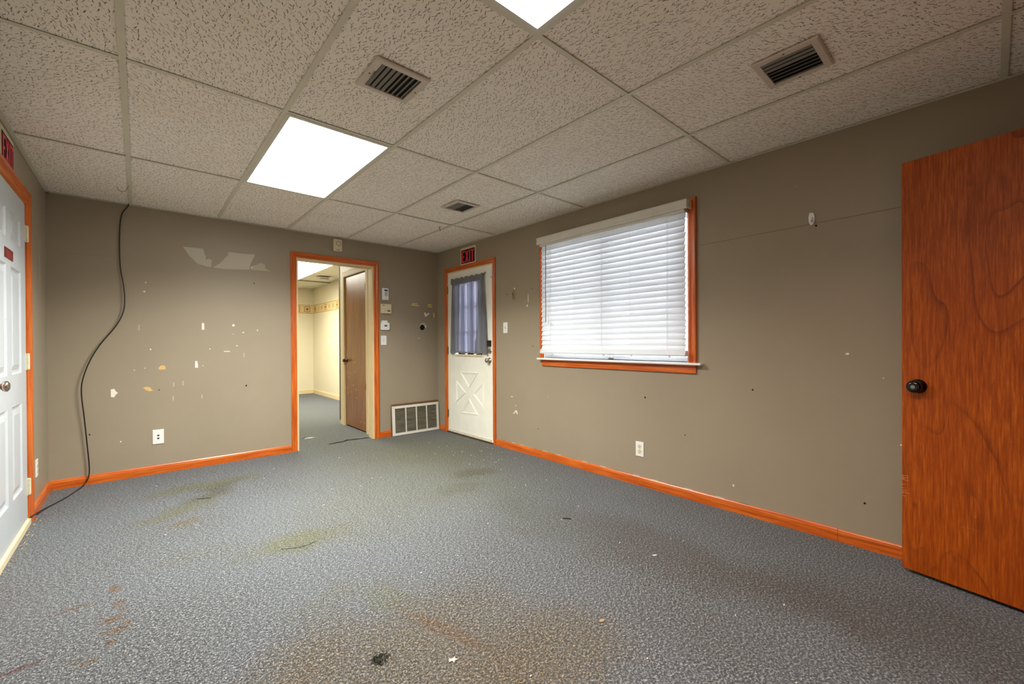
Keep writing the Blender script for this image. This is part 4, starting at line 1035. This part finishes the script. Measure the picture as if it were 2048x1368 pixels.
door_casing(hall, .345, 1.105, 2.085, .075, M_creamtrim, M_creamtrim, d6, 0, FP)
lf6 = leaf(hall, .350, 1.100, .018, 2.070, [], -.045, -.008, M_brown, d6)
WB('jamb', hall, .340, .349, 0, 2.085, -.09, .001, M_creamtrim, d6); WB('jamb', hall, 1.101, 1.110, 0, 2.085, -.09, .001, M_creamtrim, d6)
for z in (1.87, .60): hinge(hall, .349, z, d6, M_bronze, .09, .006, .006)
knob(hall, 1.040, .918, -.008, lf6, M_bronze, .026, .060, .030)
bm = bmesh.new(); rr = random.Random(2)
for k in range(16):
    s, z = rr.uniform(.40, 1.05), rr.uniform(.10, .9); l_ = rr.uniform(.01, .05)
    prism(bm, hall, [(s, z), (s+l_, z+rr.uniform(-.02, .02)), (s+l_, z+.004), (s, z+.004)], -.008, -.0074)
link('scratch', bm, M_tan, lf6)
struct(B('baseboard_back_room', (xr-.014, 1.42, 0), (xr, yb, .085), M_creamtrim)); struct(B('baseboard_back_room_end', (L, yb-.014, 0), (xr-.014, yb, .085), M_creamtrim))
# wallpaper border with picture squares
brd = B('wallpaper_border', (xr-.0015, 1.42, 1.850), (xr, yb, 2.050), M_paper, wbr); brd2 = B('wallpaper_border', (L, yb-.0015, 1.850), (xr-.002, yb, 2.050), M_paper, wbb)
rgt = lambda s, z, v=0: V3((xr-.0015-v, s, z)); end = lambda s, z, v=0: V3((s, yb-.0015-v, z))
def motif(wf, s, w_, kind, parent):
    bm = bmesh.new(); z = 1.95
    def ring(a, t_):
        for q in ((s-a, s+a, z+a-t_, z+a), (s-a, s+a, z-a, z-a+t_), (s-a, s-a+t_, z-a+t_, z+a-t_), (s+a-t_, s+a, z-a+t_, z+a-t_)): wbox(bm, wf, *q, 0, .0006)
    if kind == 0: ring(w_, w_*.16); prism(bm, wf, rnd_poly(s, z, w_*.45, w_*.5, 9, int(abs(s)*100), .15), 0, .0006)
    elif kind == 1: ring(w_*.62, w_*.1); prism(bm, wf, rnd_poly(s, z, w_*.2, w_*.2, 7, 3), 0, .0006)
    else: prism(bm, wf, rnd_poly(s, z, w_*.28, w_*.9, 9, int(abs(s)*77), .25), 0, .0006)
    link('border_motif', bm, M_motif, parent)
    for zz in (1.862, 2.038): pass
for k in range(15): motif(rgt, 5.38-k*.24, .062 if k % 3 == 0 else .05, k % 3, brd)
for k in range(10): motif(end, -.09-k*.22, .062, (0, 0, 1)[k % 3], brd2)
for wf, a, b, par in ((rgt, 1.42, yb, brd), (end, L, xr-.01, brd2)):
    for zz in (1.856, 2.040): WB('border_line', wf, a, b, zz, zz+.006, 0, .0005, M_motif, par)
plate_dev('light_switch', 'white switch plate on the cream wall of the back room', 'switch', rgt, 4.374, 1.198, 'switch')
# back room ceiling
c2 = struct(empty('ceiling_back_room'))
B('plenum_deck', (L-.12, .12, 2.60), (.14, yb+.10, 2.64), M_tile2, c2)
bx = [L, -3.10, -2.48, -1.86, -1.24, -.62, xr]; by = [.135, .62, 1.87, 3.12, 4.37, yb]
lit = {(4, 2), (4, 3), (3, 2), (3, 3)}
for i in range(6):
    for j in range(5):
        if (i, j) in lit: continue
        if i == 5 and j == 0: continue
        x0, x1, y0, y1 = bx[i], bx[i+1], by[j], by[j+1]; cx, cy = (x0+x1)/2, (y0+y1)/2
        if (i, j) == (5, 4): y0 = by[j]; 
        bm = bmesh.new(); box(bm, (x0-cx+.004, y0-cy+.004, 0), (x1-cx-.004, y1-cy-.004, .015), .001)
        o = link('ceiling_tile', bm, M_tile2, c2); o.location = (cx, cy, HB+.004)
        if (i, j) == (5, 3): o.location.z += .030; o.rotation_euler = (-.012, 0, 0)      # the dislodged tile leaves a dark gap
for x in bx[1:-1]: B('ceiling_tee', (x-.012, .135, HB), (x+.012, yb, HB+.0015), M_tee, c2)
for y in by[1:-1]: B('ceiling_tee', (L, y-.012, HB-.0015), (xr, y+.012, HB-.0001), M_tee, c2)
for (i, j), lb in {(4, 2): 'lit troffer of the back room nearest the doorway, by the hall wall', (4, 3): 'lit troffer of the back room towards its far end, by the hall wall', (3, 2): 'lit troffer of the back room nearest the doorway, farther from the hall wall', (3, 3): 'lit troffer of the back room at its far end, farther from the hall wall'}.items():
    troffer(lb, (bx[i], bx[i+1], by[j], by[j+1]), M_lens_c, POW_BACK, HB, 'troffers in the back room ceiling')
vent('vent in the back room ceiling seen through the doorway', -.30, 3.66, .25, .20, 5, 0, mf=M_whitemetal, z=HB, grp='vents in the back room ceiling')

# ------------------------------------------------------------------ yard outside
struct(B('ground', (.15, -14, -.5), (16, 12, -.35), M_ground))
